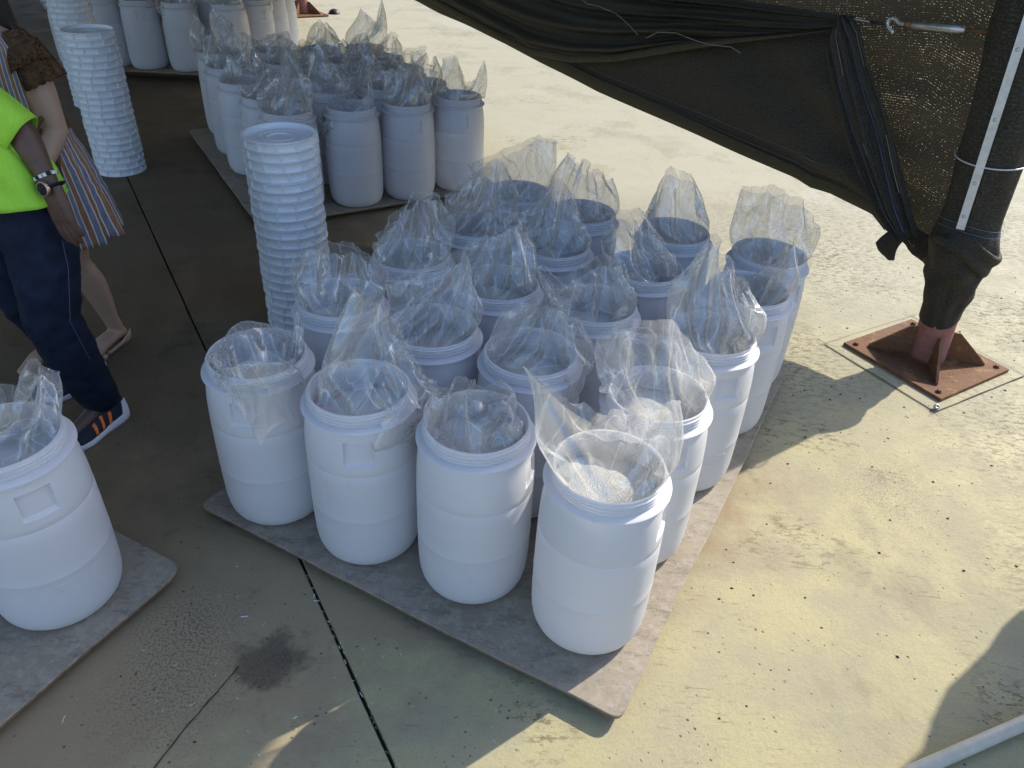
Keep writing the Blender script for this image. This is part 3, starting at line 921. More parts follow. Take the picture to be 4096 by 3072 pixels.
# ================================================================== clear liner bags
# mouth points of each liner, metres from the foot of its drum
PEAKS = {
 'A': [(-0.253,0.024,0.991),(-0.093,0.098,0.811),(0.147,-0.026,0.938),(0.009,-0.123,0.863)],
 'B': [(-0.125,-0.027,0.797),(-0.047,0.058,0.776),(0.077,0.024,0.775),(0.102,-0.075,0.726),(-0.052,-0.103,0.77)],
 'C': [(0.009,0.023,1.019),(0.065,0.078,0.958),(0.24,0.029,0.637),(0.051,-0.09,0.876)],
 'D': [(0.125,0.120,0.800),(-0.115,-0.075,0.735),(-0.013,-0.189,0.622),(0.038,-0.19,0.488),(0.146,-0.124,0.549)],
 'E': [(-0.207,0.028,0.851),(-0.137,0.084,0.878),(0.015,0.058,0.896),(0.148,-0.066,0.791),(0.044,-0.134,0.767)],
 'M1': [(-0.067,0.002,0.841),(0.037,0.049,0.866),(0.091,0.048,0.854),(0.166,-0.054,0.79),(0.049,-0.101,0.875)],
 'M2': [(-0.169,-0.001,0.841),(0.098,0.073,0.931),(0.121,0.046,0.914),(0.139,-0.033,0.776),(-0.032,-0.085,0.904)],
 'M3': [(-0.131,-0.056,0.856),(-0.098,-0.005,0.892),(0.03,0.112,0.844),(0.152,0.02,0.798),(0.025,-0.097,0.818)],
 'F': [(-0.047,0.077,1.018),(-0.087,0.026,0.957),(0.09,-0.069,0.857),(-0.004,-0.103,0.8)],
 'N1': [(-0.227,0.026,0.817),(-0.146,-0.043,0.788),(0.011,0.059,0.841),(0.087,0.01,0.857),(0.1,-0.072,0.819)],
 'N2': [(0.049,0.021,0.938),(-0.119,-0.003,0.843),(0.079,0.062,0.875),(0.046,-0.079,0.852)],
 'N3': [(-0.136,-0.041,0.783),(0.029,0.055,0.931),(0.092,0.095,0.908),(0.131,0.041,0.863),(0.038,-0.095,0.93)],
 'G': [(0.116,-0.039,0.903),(0.088,0.076,0.68),(-0.071,-0.029,0.744)],
 'O1': [(-0.185,-0.007,0.805),(-0.14,0.026,0.901),(-0.046,0.059,0.888),(0.043,-0.028,0.803)],
 'O2': [(-0.012,0.021,0.961),(0.036,0.058,0.915),(-0.169,0.008,0.798),(0.106,-0.085,0.781),(0.001,-0.15,0.764)],
 'O3': [(-0.135,-0.029,0.824),(0.077,0.025,0.977),(0.102,0.087,0.93),(0.14,-0.011,0.894),(-0.039,-0.103,0.874)],
 'H': [(-0.163,0.058,0.953),(-0.045,0.069,0.954),(0.093,0.02,0.911),(0.149,-0.053,0.837),(-0.054,-0.087,0.863)],
 'P1': [(-0.139,-0.001,0.764),(-0.066,0.035,0.956),(0.04,0.053,0.925),(0.083,-0.018,0.806),(-0.117,-0.077,0.857)],
 'P2': [(-0.085,0.057,0.945),(0.029,0.018,0.875),(0.115,-0.01,0.854),(-0.055,-0.096,0.785)],
 'P3': [(-0.267,-0.031,0.811),(-0.038,0.04,0.89),(0.087,0.08,0.948),(0.17,0.051,0.931),(0.078,-0.1,0.87)],
 'L': [(0.057,0.158,0.831),(0.084,0.208,0.771),(0.100,0.088,0.79),(-0.012,-0.01,0.838),(-0.16,-0.03,0.80)],
}
def far_peaks(rr, n=None):
    n = n or rr.choice((3, 4, 4, 5))
    a0 = rr.uniform(0, 2 * PI)
    L = []
    lean = (rr.uniform(-.06, .06), rr.uniform(-.04, .04))
    for i in range(n):
        a = a0 + 2 * PI * i / n + rr.uniform(-.3, .3)
        r = rr.uniform(.05, .17)
        L.append((lean[0] + r * math.cos(a), lean[1] + r * math.sin(a), rr.choice((0.78, 0.82, 0.86, 0.92, 0.97)) + rr.uniform(-.03, .05)))
    phi = rr.uniform(0, 2 * PI)
    line = []
    for i in range(n):
        la = -0.18 + 0.36 * i / (n - 1) + rr.uniform(-.03, .03); dp = rr.uniform(-.05, .05)
        line.append((lean[0] + la * math.cos(phi) - dp * math.sin(phi), lean[1] + la * math.sin(phi) + dp * math.cos(phi), rr.choice((0.72, 0.76, 0.80, 0.84, 0.90)) + rr.uniform(-.02, .05)))
    return (line, phi)

def relax(peaks_list, V, U, iters, seed):
    """cloth relaxation of many liners at once: inextensible tubes held by the drum below and by the mouth points above"""
    B = len(peaks_list)
    rng = np.random.default_rng(seed)
    th = np.arange(U) * 2 * PI / U
    X = np.zeros((B, V, U, 3)); W = np.ones((B, V, U, 1)); LV = np.zeros((B, 1, U)); HOLD = np.zeros(B)
    ZB, ZR = 0.578, 0.690
    for b, spec in enumerate(peaks_list):
        pk, phi = spec
        c, s_ = np.cos(th), np.sin(th)
        bot = np.stack([0.1485 * c, 0.1485 * s_, np.full(U, ZB)], -1)
        mid = np.stack([0.140 * c, 0.140 * s_, np.full(U, ZR + 0.02)], -1)
        v = np.linspace(0, 1, V)[:, None, None]
        if phi is not None:
            # the mouth has fallen flat: front and back edges run together along one crooked line
            ra = np.array([math.cos(phi), math.sin(phi), 0]); va = np.array([-math.sin(phi), math.cos(phi), 0])
            line = np.array(sorted([np.array(p) for p in pk], key=lambda p: float(p @ ra)))
            seg = np.linalg.norm(np.diff(line, axis=0), axis=1); cum = np.concatenate([[0], np.cumsum(seg)]); cum /= cum[-1]
            f = ((th - phi) % (2 * PI)) / PI
            s1 = np.where(f < 1, 1 - f, f - 1)
            T = np.stack([np.interp(s1, cum, line[:, k]) for k in range(3)], -1)
            gap = 0.030 * np.sin(PI * s1) ** 0.7
            T = T + va[None] * (np.where(f < 1, gap, -gap))[:, None]
            T[:, 2] += np.where(f < 1, 0.006, -0.010) * np.sin(PI * s1)
            idx = []
            for cv in cum:
                for half in (0, 1):
                    a_ = phi + PI * ((1 - cv) if half == 0 else (1 + cv))
                    idx.append(int(round((a_ % (2 * PI)) / (2 * PI) * U)) % U)
            mid = mid.copy(); mid[:, 2] += np.clip((0.70 - T[:, 2]) * 1.3, 0, 0.25)
            X[b] = (1 - v) ** 2 * bot + 2 * v * (1 - v) * mid + v * v * T
            L = max(float(np.linalg.norm(T[i] - bot[i])) for i in idx)
            Lu = np.linalg.norm(T - bot, axis=1) + np.where(T[:, 2] < 0.67, 0.06, 0.0)
            LV[b, 0] = np.maximum(0.22, (0.62 * Lu + 0.38 * L) * 1.03) / (V - 1)
            W[b, 0] = 0
            for u in idx: W[b, V - 1, u] = 0
            if T[:, 2].min() < 0.60:
                HOLD[b] = 0.10; LV[b, 0] *= 1.25
            continue
        pk = sorted([np.array(p) for p in pk], key=lambda p: math.atan2(p[1], p[0]))
        an = [math.atan2(p[1], p[0]) for p in pk]
        for _ in range(12):
            for i in range(len(an)):
                j = (i + 1) % len(an)
                gap = (an[j] - an[i]) if j > i else an[j] + 2 * PI - an[i]
                if gap < 0.5:
                    an[i] -= 0.05; an[j] += 0.05
        an = np.array(an)
        T = np.zeros((U, 3))
        idx = [int(round((a % (2 * PI)) / (2 * PI) * U)) % U for a in an]
        order = np.argsort(an)
        for q in range(len(an)):
            i0, i1 = order[q], order[(q + 1) % len(an)]
            u0, u1 = idx[i0], idx[i1]
            span = (u1 - u0) % U or U
            gapd = np.linalg.norm(pk[i1] - pk[i0])
            for k in range(span):
                s = k / span
                p = pk[i0] * (1 - s) + pk[i1] * s
                slack = max(0.0, span / U * 1.05 - gapd)
                p = p + np.array([math.cos(th[(u0 + k) % U]), math.sin(th[(u0 + k) % U]), 0]) * 0.04 * slack * math.sin(PI * s)
                p[2] -= 0.07 * math.sin(PI * s) * min(0.6, gapd + slack)
                T[(u0 + k) % U] = p
        c, s_ = np.cos(th), np.sin(th)
        bot = np.stack([0.1485 * c, 0.1485 * s_, np.full(U, ZB)], -1)
        mid = np.stack([0.140 * c, 0.140 * s_, np.full(U, ZR + 0.02)], -1)
        v = np.linspace(0, 1, V)[:, None, None]
        X[b] = (1 - v) ** 2 * bot + 2 * v * (1 - v) * mid + v * v * T
        L = max(np.linalg.norm(pk[i] - bot[idx[i]]) + (0.08 if pk[i][2] < 0.67 else 0.0) for i in range(len(pk)))
        Lu = np.linalg.norm(T - bot, axis=1) * 1.03 + np.where(T[:, 2] < 0.67, 0.07, 0.0)
        Lu = (np.roll(Lu, 1) + Lu + np.roll(Lu, -1)) / 3
        LV[b, 0] = np.maximum(0.16, Lu) / (V - 1)
        W[b, 0] = 0
        for u in idx:
            for du in (-1, 0, 1): W[b, V - 1, (u + du) % U] = 0
    n = vnoise(X + np.arange(B)[:, None, None, None] * 3.1, 9.0, seed) + 0.6 * vnoise(X + np.arange(B)[:, None, None, None] * 1.7, 24.0, seed + 1)
    rad = np.stack([np.cos(th), np.sin(th), 0 * th], -1)[None, None]
    X += W * rad * (n[..., None] * 0.016) * np.linspace(0, 1, V)[None, :, None, None]
    LH = 2 * PI * 0.170 / U
    LD = np.sqrt(LH ** 2 + LV ** 2)
    def solve(A, Bx, wa, wb, rest, ks, kc):
        d = Bx - A
        L = np.sqrt((d * d).sum(-1)) + 1e-9
        e = (L - rest) / L
        k = np.where(e > 0, ks, kc)
        ws = wa + wb + 1e-9
        co = d * (k * e)[..., None] / ws
        return A + co * wa, Bx - co * wb
    vel = np.zeros_like(X)
    TG = X[:, -1].copy(); XI = X.copy()
    for it in range(iters):
        Xo = X.copy()
        X = X + vel * 0.90
        X[..., 2] -= 0.00006 * W[..., 0]
        X[:, -1] += (TG - X[:, -1]) * 0.12 * W[:, -1]
        X[:, -4:-1] += (XI[:, -4:-1] - X[:, -4:-1]) * 0.03
        X[:, 3:] += (XI[:, 3:] - X[:, 3:]) * HOLD[:, None, None, None] * W[:, 3:]
        for par in (0, 1):      # along the tube
            a = slice(par, V - 1, 2); bsl = slice(par + 1, V, 2)
            n_ = min(len(range(*a.indices(V))), len(range(*bsl.indices(V))))
            A, Bx = X[:, a][:, :n_], X[:, bsl][:, :n_]
            r = solve(A, Bx, W[:, a][:, :n_], W[:, bsl][:, :n_], LV, 1.0, 0.55)
            X[:, a][:, :n_], X[:, bsl][:, :n_] = r
        for par in (0, 1):      # round the tube
            ia = np.arange(par, U, 2); ib = (ia + 1) % U
            r = solve(X[:, :, ia], X[:, :, ib], W[:, :, ia], W[:, :, ib], LH, 1.0, 0.45)
            X[:, :, ia] = r[0]; X[:, :, ib] = r[1]
        for sg in (1, -1):      # shear
            for par in (0, 1):
                a = np.arange(par, V - 1, 2)
                ju = (np.arange(U) + sg) % U
                A = X[:, a]; Bx = X[:, a + 1][:, :, ju]
                r = solve(A, Bx, W[:, a], W[:, a + 1][:, :, ju], LD, 0.7, 0.25)
                X[:, a] = r[0]
                tmp = X[:, a + 1]; tmp[:, :, ju] = r[1]; X[:, a + 1] = tmp
        # stiffness: keep second neighbours apart
        for st, kk in ((2, 0.35), (4, 0.12)):
            ju = (np.arange(U) + st) % U
            d = X[:, :, ju] - X
            L = np.sqrt((d * d).sum(-1, keepdims=True)) + 1e-9
            e = np.minimum(0, (L - 0.93 * st * LH) / L) * kk * 0.5
            co = d * e
            X = X + co * W
            t2 = np.zeros_like(co); t2[:, :, ju] = co
            X = X - t2 * W
            A, Bx = X[:, :-st], X[:, st:]
            d = Bx - A
            L = np.sqrt((d * d).sum(-1, keepdims=True)) + 1e-9
            e = np.minimum(0, (L - 0.95 * st * LV[..., None]) / L) * kk * 0.5
            co = d * e
            Y = X.copy()
            Y[:, :-st] += co * W[:, :-st]; Y[:, st:] -= co * W[:, st:]
            X = Y
        # the drum neck: inside stays inside, outside stays outside
        rr_ = np.sqrt(X[..., 0] ** 2 + X[..., 1] ** 2) + 1e-9
        low = (X[..., 2] < 0.694)
        ins = low & (rr_ > 0.1475) & (rr_ <= 0.164)
        f = np.where(ins, 0.1475 / rr_, 1.0)
        out = low & (rr_ > 0.164) & (rr_ < 0.188)
        f = np.where(out, 0.188 / rr_, f)
        X[..., 0] *= f; X[..., 1] *= f
        X[..., 2] = np.where((X[..., 2] < 0.600) & (rr_ < 0.15) & (W[..., 0] > 0), np.maximum(X[..., 2], 0.590), X[..., 2])
        vel = (X - Xo) * W
    return X

def bag_mesh(P, name, sub=True):
    V, U = P.shape[:2]
    for _ in range(2):
        S_ = P.copy()
        S_[1:-1] = 0.4 * P[1:-1] + 0.15 * (P[:-2] + P[2:] + np.roll(P, 1, 1)[1:-1] + np.roll(P, -1, 1)[1:-1])
        P = S_
    # finer grid, then pressed creases along the bag and across it as sharp ridges
    def dbl(A):
        V_, U_ = A.shape[:2]
        Bu = np.empty((V_, 2 * U_, 3)); Bu[:, ::2] = A; Bu[:, 1::2] = (9 * (A + np.roll(A, -1, 1)) - (np.roll(A, 1, 1) + np.roll(A, -2, 1))) / 16
        Bv = np.empty((2 * V_ - 1, 2 * U_, 3)); Bv[::2] = Bu; Bv[1::2] = 0.5 * (Bu[1:] + Bu[:-1])
        return Bv
    P = dbl(P)
    V, U = P.shape[:2]
    du = np.roll(P, -1, 1) - np.roll(P, 1, 1); dv = np.gradient(P, axis=0)
    nn = np.cross(du, dv); nn /= (np.linalg.norm(nn, axis=-1, keepdims=True) + 1e-9)
    sd = random.random() * 50
    a = np.arange(U) * 2 * PI / U; s = np.linspace(0, 1, V)
    cu = np.stack(np.broadcast_arrays(np.cos(a)[None], np.sin(a)[None], s[:, None]), -1) + sd
    r1 = 0.42 - np.abs(vnoise(cu * np.array([2.3, 2.3, 1.3]), 1.0, 1))
    cu2 = cu + np.stack(np.broadcast_arrays(s[:, None] * 0.9, -s[:, None] * 0.7, 0 * a[None]), -1)
    r2 = 0.42 - np.abs(vnoise(cu2 * np.array([4.6, 4.6, 2.4]), 1.0, 2))
    cu3 = cu - np.stack(np.broadcast_arrays(s[:, None] * 0.8, s[:, None] * 0.9, 0 * a[None]), -1)
    r3 = 0.42 - np.abs(vnoise(cu3 * np.array([7.5, 7.5, 5.0]), 1.0, 3))
    amp = np.clip(np.linspace(-0.12, 1.7, V), 0, 1)[:, None]
    P = P + nn * ((r1 * 0.017 + r2 * 0.0045) * amp)[..., None]
    # never through the neck of the drum
    rr_ = np.hypot(P[..., 0], P[..., 1]); low = P[..., 2] < 0.693
    f = np.where(low & (rr_ > 0.1470) & (rr_ <= 0.165), 0.1470 / rr_, np.where(low & (rr_ > 0.165) & (rr_ < 0.186), 0.186 / rr_, 1.0))
    P[..., 0] *= f; P[..., 1] *= f
    vs = P.reshape(-1, 3)
    idx = np.arange(V * U).reshape(V, U)
    q = np.stack([idx[:-1], np.roll(idx, -1, 1)[:-1], np.roll(idx, -1, 1)[1:], idx[1:]], -1).reshape(-1, 4)
    me = bpy.data.meshes.new(name)
    me.from_pydata(vs.tolist(), [], q.tolist())
    uu, vv = np.meshgrid(np.arange(U), np.arange(V - 1))
    L = 1.05
    uvs = np.stack([np.stack([uu * L / U, vv * 0.45 / V], -1), np.stack([(uu + 1) * L / U, vv * 0.45 / V], -1), np.stack([(uu + 1) * L / U, (vv + 1) * 0.45 / V], -1), np.stack([uu * L / U, (vv + 1) * 0.45 / V], -1)], 2)
    ul = me.uv_layers.new(name='uv'); ul.data.foreach_set('uv', uvs.reshape(-1).astype(np.float32))
    me.polygons.foreach_set('use_smooth', [True] * len(me.polygons))
    me.materials.append(M['film']); me.update()
    o = bpy.data.objects.new(name, me); COL.objects.link(o)
    return o

def granule_mesh():
    vs, fs = [(0, 0, 0.0)], []
    n, rings = 40, 9
    for k in range(1, rings + 1):
        r = 0.152 * k / rings
        for i in range(n):
            a = 2 * PI * i / n
            vs.append((r * math.cos(a), r * math.sin(a), 0))
    vs = np.array(vs)
    vs[:, 2] = 0.022 * vnoise(vs, 7, 2) + 0.006 * vnoise(vs, 30, 5) + 0.014 * (1 - (vs[:, 0] ** 2 + vs[:, 1] ** 2) / 0.023)
    for i in range(n): fs.append((0, 1 + i, 1 + (i + 1) % n))
    for k in range(rings - 1):
        for i in range(n):
            j = (i + 1) % n
            fs.append((1 + k * n + i, 1 + (k + 1) * n + i, 1 + (k + 1) * n + j, 1 + k * n + j))
    
    me = bpy.data.meshes.new('granules'); me.from_pydata([tuple(v) for v in vs], [], fs); me.materials.append(M['gran'])
    me.polygons.foreach_set('use_smooth', [True] * len(me.polygons)); me.update()
    return me
GM = granule_mesh()
def put_bag(P, x, y, label, group, zoff=0.0, sub=True, rz=0.0, fill=0.578):
    o = bag_mesh(P, 'liner_bag', sub)
    o.location = (x, y, zoff)
    tag(o, label, 'liner bag', group)
    g = part_obj('granules', GM, o, random.uniform(0, 6.28), (0, 0, fill))
    g['kind'] = 'stuff'
    return o

keys = list(NEAR) + ['L']
def near_spec(k):
    x, y = (NEAR[k][0], NEAR[k][1]) if k in NEAR else (-1.395, 1.573)
    v = np.array([x, y]) / math.hypot(x, y); ra = np.array([v[1], -v[0]])
    P = [np.array(p) for p in PEAKS[k]]
    if k == 'D': return ([tuple(p) for p in P], math.atan2(ra[1], ra[0]))
    if k == 'A': return ([tuple(p) for p in P], None)
    lat = [float(p[:2] @ ra) for p in P]
    keep = [p for p, l in zip(P, lat) if not (float(p[:2] @ v) < -0.075 and min(lat) < l < max(lat))]
    return ([tuple(p) for p in keep], math.atan2(ra[1], ra[0]))
XN = relax([near_spec(k) for k in keys], 34, 72, 110, 5)
for k, P in zip(keys, XN):
    if k == 'L':
        put_bag(P, -1.395, 1.573, 'clear liner rising in a point out of the left edge drum', 'liners of the left board')
    else:
        put_bag(P, NEAR[k][0], NEAR[k][1], NEAR[k][4], 'liners of the near board', fill={'A': 0.609, 'E': 0.598, 'B': 0.588, 'D': 0.590}.get(k, 0.580))
rr = random.Random(21)
fp = []
spots = []
FARP = {(0, 0): [(-0.13, -.02, .80), (0.03, .06, 1.02), (0.15, 0.0, .86), (0.02, -.1, .92)],
        (0, 1): [(-0.22, -.06, .50), (-0.17, -.12, .52), (-0.06, .05, .86), (0.10, .05, .90), (0.12, -.04, .78)],
        (0, 2): [(-0.14, 0, .86), (-0.02, .05, .90), (0.06, .02, .93), (0.14, -.03, .74)],
        (0, 3): [(-0.12, .03, .90), (-0.02, .05, .93), (0.05, 0, .76), (0.17, .02, .93), (0.12, -.06, .80)],
        (4, 0): [(-0.15, 0, .95), (-0.03, .08, .97), (0.16, 0, .88), (0.0, -.12, .85)],
        (4, 3): [(-0.03, .05, .98), (0.06, .08, .90), (0.16, 0, 1.08), (0.17, -.05, .84)]}
for r, row in enumerate(FAR):
    for c, (x, y) in enumerate(row):
        fp.append((FARP[(r, c)], None if (r, c) == (0, 1) else math.atan2(-x, y)) if (r, c) in FARP else far_peaks(rr))
        spots.append((x, y, 'clear liner in the %s row of the middle block, %s' % (ROWS[r], COLS[c]), 'liners of the middle board', 0.0))
for i, (x, y, w) in enumerate(TOPD):
    fp.append(far_peaks(rr) if i not in (0, 3) else ([(-.2, -.05, .72), (-.12, -.15, .60), (.02, .1, .9), (.14, 0, .85)], None))
    spots.append((x, y, 'clear liner on the farthest group drum ' + w, 'liners of the farthest group', 0.045))
XF = relax(fp, 24, 48, 80, 9)
for P, s in zip(XF, spots):
    put_bag(P, s[0], s[1], s[2], s[3], s[4], True)

# ================================================================== shade structure
PC = Vector((2.151, 3.409, 0)); PL = Vector((-0.525, 0.851, 0)); PN = Vector((0.851, 0.525, 0)); PR = Vector((0.846, -0.534, 0))
PV = Vector((0.534, 0.846, 0))
def W3(t, z, off=0.0):
    return PC + PL * t + PN * off + Vector((0, 0, z))
def axis(z):
    return PC + PR * (0.009 - 0.07 * z) + Vector((0, 0, z))

def steel_post(cen, ex, label, lean, hgt, first_bolts=True):
    """square plate on the yard, round pipe, four gussets on the diagonals, anchor bolts"""
    e = empty('steel_post', (cen[0], cen[1], 0))
    ex = Vector(ex).normalized(); ey = Vector((-ex.y, ex.x, 0))
    rot = Matrix((ex, ey, Vector((0, 0, 1)))).transposed()
    mb = MB()
    hs = 0.288
    z0, z1 = 0.004, 0.022
    pts = [(-hs, -hs), (hs, -hs), (hs, hs), (-hs, hs)]
    vs = [rot @ Vector((x, y, z0)) for x, y in pts] + [rot @ Vector((x, y, z1 - 0.002)) for x, y in pts] + [rot @ Vector((x * 0.994, y * 0.994, z1)) for x, y in pts]
    fs = [(8, 9, 10, 11)] + [(i, (i + 1) % 4, 4 + (i + 1) % 4, 4 + i) for i in range(4)] + [(4 + i, 4 + (i + 1) % 4, 8 + (i + 1) % 4, 8 + i) for i in range(4)]
    mb.add(vs, fs); mb.build('base_plate', M['rust'], e)
    mb = MB()
    n = 36
    prof = []
    vs, fs = [], []
    rows = 12
    for k in range(rows + 1):
        z = z1 + 0.001 + (hgt - z1) * k / rows
        o_ = lean(z)
        for i in range(n):
            a = 2 * PI * i / n
            vs.append((o_.x + 0.086 * math.cos(a), o_.y + 0.086 * math.sin(a), z))
    for k in range(rows):
        for i in range(n):
            j = (i + 1) % n
            fs.append((k * n + i, k * n + j, (k + 1) * n + j, (k + 1) * n + i))
    fs.append(tuple(rows * n + i for i in range(n)))
    mb.add(vs, fs); mb.build('pipe', M['pipe'], e, True)
    # weld bead round the foot
    MB().tube([(0.088 * math.cos(a) + lean(0.02).x, 0.088 * math.sin(a) + lean(0.02).y, z1 + 0.004) for a in np.linspace(0, 2 * PI, 37)], 0.006, 6, False).build('weld_bead', M['rust'], e, True)
    for k in range(4):
        a = math.atan2(ex.y, ex.x) + PI / 4 + k * PI / 2
        d = Vector((math.cos(a), math.sin(a), 0)); s = Vector((-d.y, d.x, 0)) * 0.006
        prof = [(0.080, z1 + 0.001), (0.285, z1 + 0.001), (0.285, z1 + 0.012), (0.125, 0.175), (0.118, 0.180), (0.080, 0.180)]
        vs = [d * r + s + Vector((0, 0, z)) for r, z in prof] + [d * r - s + Vector((0, 0, z)) for r, z in prof]
        m = len(prof)
        fs = [tuple(range(m)), tuple(reversed(range(m, 2 * m)))] + [(i, m + i, m + (i + 1) % m, (i + 1) % m) for i in range(m)]
        MB().add(vs, fs).build('gusset', M['rust'], e)
        c = d * 0.345
        mb = MB().lathe([(0.017, 0), (0.017, 0.003), (0.012, 0.0032), (0.012, 0.012), (0.009, 0.013)], 6, (c.x, c.y, z1), None, False, True)
        mb.build('anchor_bolt', M['rust'], e)
    tag(e, label, 'post')
    return e
steel_post((2.151, 3.409), (0.302, -0.474, 0), 'red primed steel post on a rusty gusseted plate beside the near drums', lambda z: axis(z) - PC, 4.3)
steel_post((-3.44, 12.34), (0.826, 0.563, 0), 'distant rusty post foot on the sunlit concrete behind the farthest drums', lambda z: Vector((0, 0, z)), 4.3)
nut = MB().lathe([(0.007, 0.0), (0.013, 0.001), (0.0145, 0.006), (0.0145, 0.013), (0.010, 0.017), (0.0065, 0.017), (0.0065, 0.004)], 12, (0, 0, 0), Matrix.Rotation(R(35), 3, 'X')).build('nut', M['steel'], None, True)
nut.location = (2.016, 2.955, 0.010)
tag(nut, 'single steel nut lying on concrete in front of the rusty plate', 'nut')
cap = MB().lathe([(0.09, 0.0), (0.085, 0.02), (0.06, 0.05), (0.03, 0.065), (0.0, 0.068)], 14).build('rubber_cap', M['black'], None, True)
cap.location = (-3.02, 12.55, 0.0)
tag(cap, 'small dark cap on the ground right of the distant post foot', 'cap')

def grid(name, fn, nu, nv, mat, parent, uvfn=None, smooth=True, closed=False):
    vs, fs, uv = [], [], []
    for j in range(nv + 1):
        for i in range(nu + (0 if closed else 1)):
            u, v = i / nu, j / nv
            vs.append(fn(u, v))
            uv.append(uvfn(u, v) if uvfn else (u, v))
    m = nu if closed else nu + 1
    for j in range(nv):
        for i in range(nu):
            a = j * m + i; b = j * m + (i + 1) % m
            fs.append((a, b, b + m, a + m))
    return mesh_obj(name, vs, fs, mat, parent, smooth, uv)
def lerp_tab(tab, x):
    xs = [p[0] for p in tab]; ys = [p[1] for p in tab]
    return float(np.interp(x, xs, ys))
def n1(x, y, z, f, s=0):
    return float(vnoise(np.array([[x, y, z]]), f, s)[0])

HEM = [(-0.1, 0.60), (0.16, 0.47), (0.35, 0.530), (0.52, 0.622), (0.80, 0.637), (0.95, 0.622), (0.985, 0.630), (1.05, 0.641), (1.44, 0.641), (1.99, 0.642), (3.05, 0.646), (4.48, 0.718), (6.42, 0.78), (11, 0.80)]
ROLL = [(0.95, 1.45), (1.262, 1.365), (1.673, 1.262), (2.156, 1.129), (2.736, 0.954), (3.269, 0.842), (3.9, 0.778), (4.653, 0.812), (5.389, 0.860), (7.0, 1.0), (10.6, 1.45)]
ROPE = [(0.0, 1.56), (0.32, 1.543), (1.0, 1.478), (1.8, 1.44), (2.3, 1.40), (4.5, 1.46), (7, 1.55), (10.6, 1.7)]
curtain = empty('shade_net_curtain', tuple(PC))
tag(curtain, 'black shade net hanging in a swag between the posts at upper right', 'shade net')
def cl(p): return Vector(p) - PC
# single layer, light sparkles through it
def panel(u, v):
    t = 0.03 + (10.6 - 0.03) * u ** 1.5
    z0 = lerp_tab(HEM, t) + 0.010 if t > 0.5 else max(lerp_tab(HEM, t), 0.5)
    z = z0 + (4.22 - z0) * v ** 1.25
    off = 0.03 + 0.018 * math.sin(z * 23 + t * 3.5 + 2 * n1(t, z, 0, 1.2)) * min(1, t * 2) + 0.02 * n1(t, z, 1, 2.0)
    return cl(W3(t, z, off))
grid('net_panel', panel, 90, 120, M['net'], curtain, lambda u, v: (0.03 + 10.57 * u ** 1.5, v ** 1.25 * 3.6 + 0.16 * (0.03 + 10.57 * u ** 1.5)))
# doubled sheet below the rope
def tg(z): return 0.30 + max(0, z - 0.60) * 0.80
def sheet(u, v):
    t = 10.6
    zt = 1.0
    # right boundary follows the gathered drape
    t0 = tg(0.62 + 0.85 * v)
    t = t0 + (10.6 - t0) * u ** 1.6
    z0 = lerp_tab(HEM, t); z1 = lerp_tab(ROPE, t)
    z = z0 + (z1 - z0) * v
    d = t - t0
    fan = math.atan2(z - 0.60, t - 0.1)
    off = -0.03 + 0.030 * math.sin(fan * 21 + 1.2 * n1(t, z, 0, 1.5)) * math.exp(-d * 0.8) + 0.02 * n1(t, z, 2, 1.6) + 0.012 * math.sin(z * 30 + t * 8)* math.exp(-d * 1.5)
    return cl(W3(t, z, off))
grid('net_sheet', sheet, 110, 40, M['net2'], curtain, lambda u, v: (10.3 * u ** 1.6, v * 0.9))
def hem(u, v):
    t = 0.42 + (10.6 - 0.42) * u ** 1.6
    z0 = lerp_tab(HEM, t) - 0.006
    w = 0.055 + 0.030 * min(1, max(0, (t - 0.6) / 2))
    return cl(W3(t, z0 + w * v, -0.048 - 0.006 * math.sin(PI * v) + 0.02 * n1(t, z0, 2, 1.6)))
grid('hem_band', hem, 110, 3, M['hem'], curtain, lambda u, v: (10 * u ** 1.6, v * 0.1))
# swag: the flap thrown over the rope, sagging in long folds
def swag(u, v):
    t = 0.93 + (10.6 - 0.93) * u ** 1.3
    z1 = lerp_tab(ROPE, t) + 0.012; z0 = lerp_tab(ROLL, t)
    k = min(1.0, (t - 0.93) / 1.2)
    z = z0 + (z1 - z0) * v
    ph = (1 - v) * (2.2 + 3.4 * k)
    fold = math.sin(ph * PI * 1.25 + 0.9 * n1(t, v, 0, 0.8)) + 0.45 * math.sin(ph * PI * 2.9 + 1.5 + n1(t, v, 4, 1.1) * 2)
    off = -0.085 - 0.040 * k * fold - 0.07 * k * math.sin(PI * (1 - v) * 0.85) + 0.012 * n1(t, v, 3, 4)
    if v < 0.06: off += 0.035 * (1 - v / 0.06)
    return cl(W3(t, z, off))
grid('swag_fold', swag, 130, 44, M['net2'], curtain, lambda u, v: (9.67 * u ** 1.3, v * 0.7))
def lip(u, v):
    t = 0.96 + (9.5 - 0.96) * u ** 1.3
    z0 = lerp_tab(ROLL, t)
    k = min(1.0, (t - 0.93) / 1.2)
    a = PI * 1.25 * v
    return cl(W3(t, z0 + 0.030 * k * math.sin(a) - 0.012, -0.095 - 0.05 * k + 0.026 * math.cos(a) + 0.010 * n1(t, 0, 3, 2)))
grid('swag_lip', lip, 110, 8, M['hem'], curtain, lambda u, v: (9 * u ** 1.3, v * 0.08))
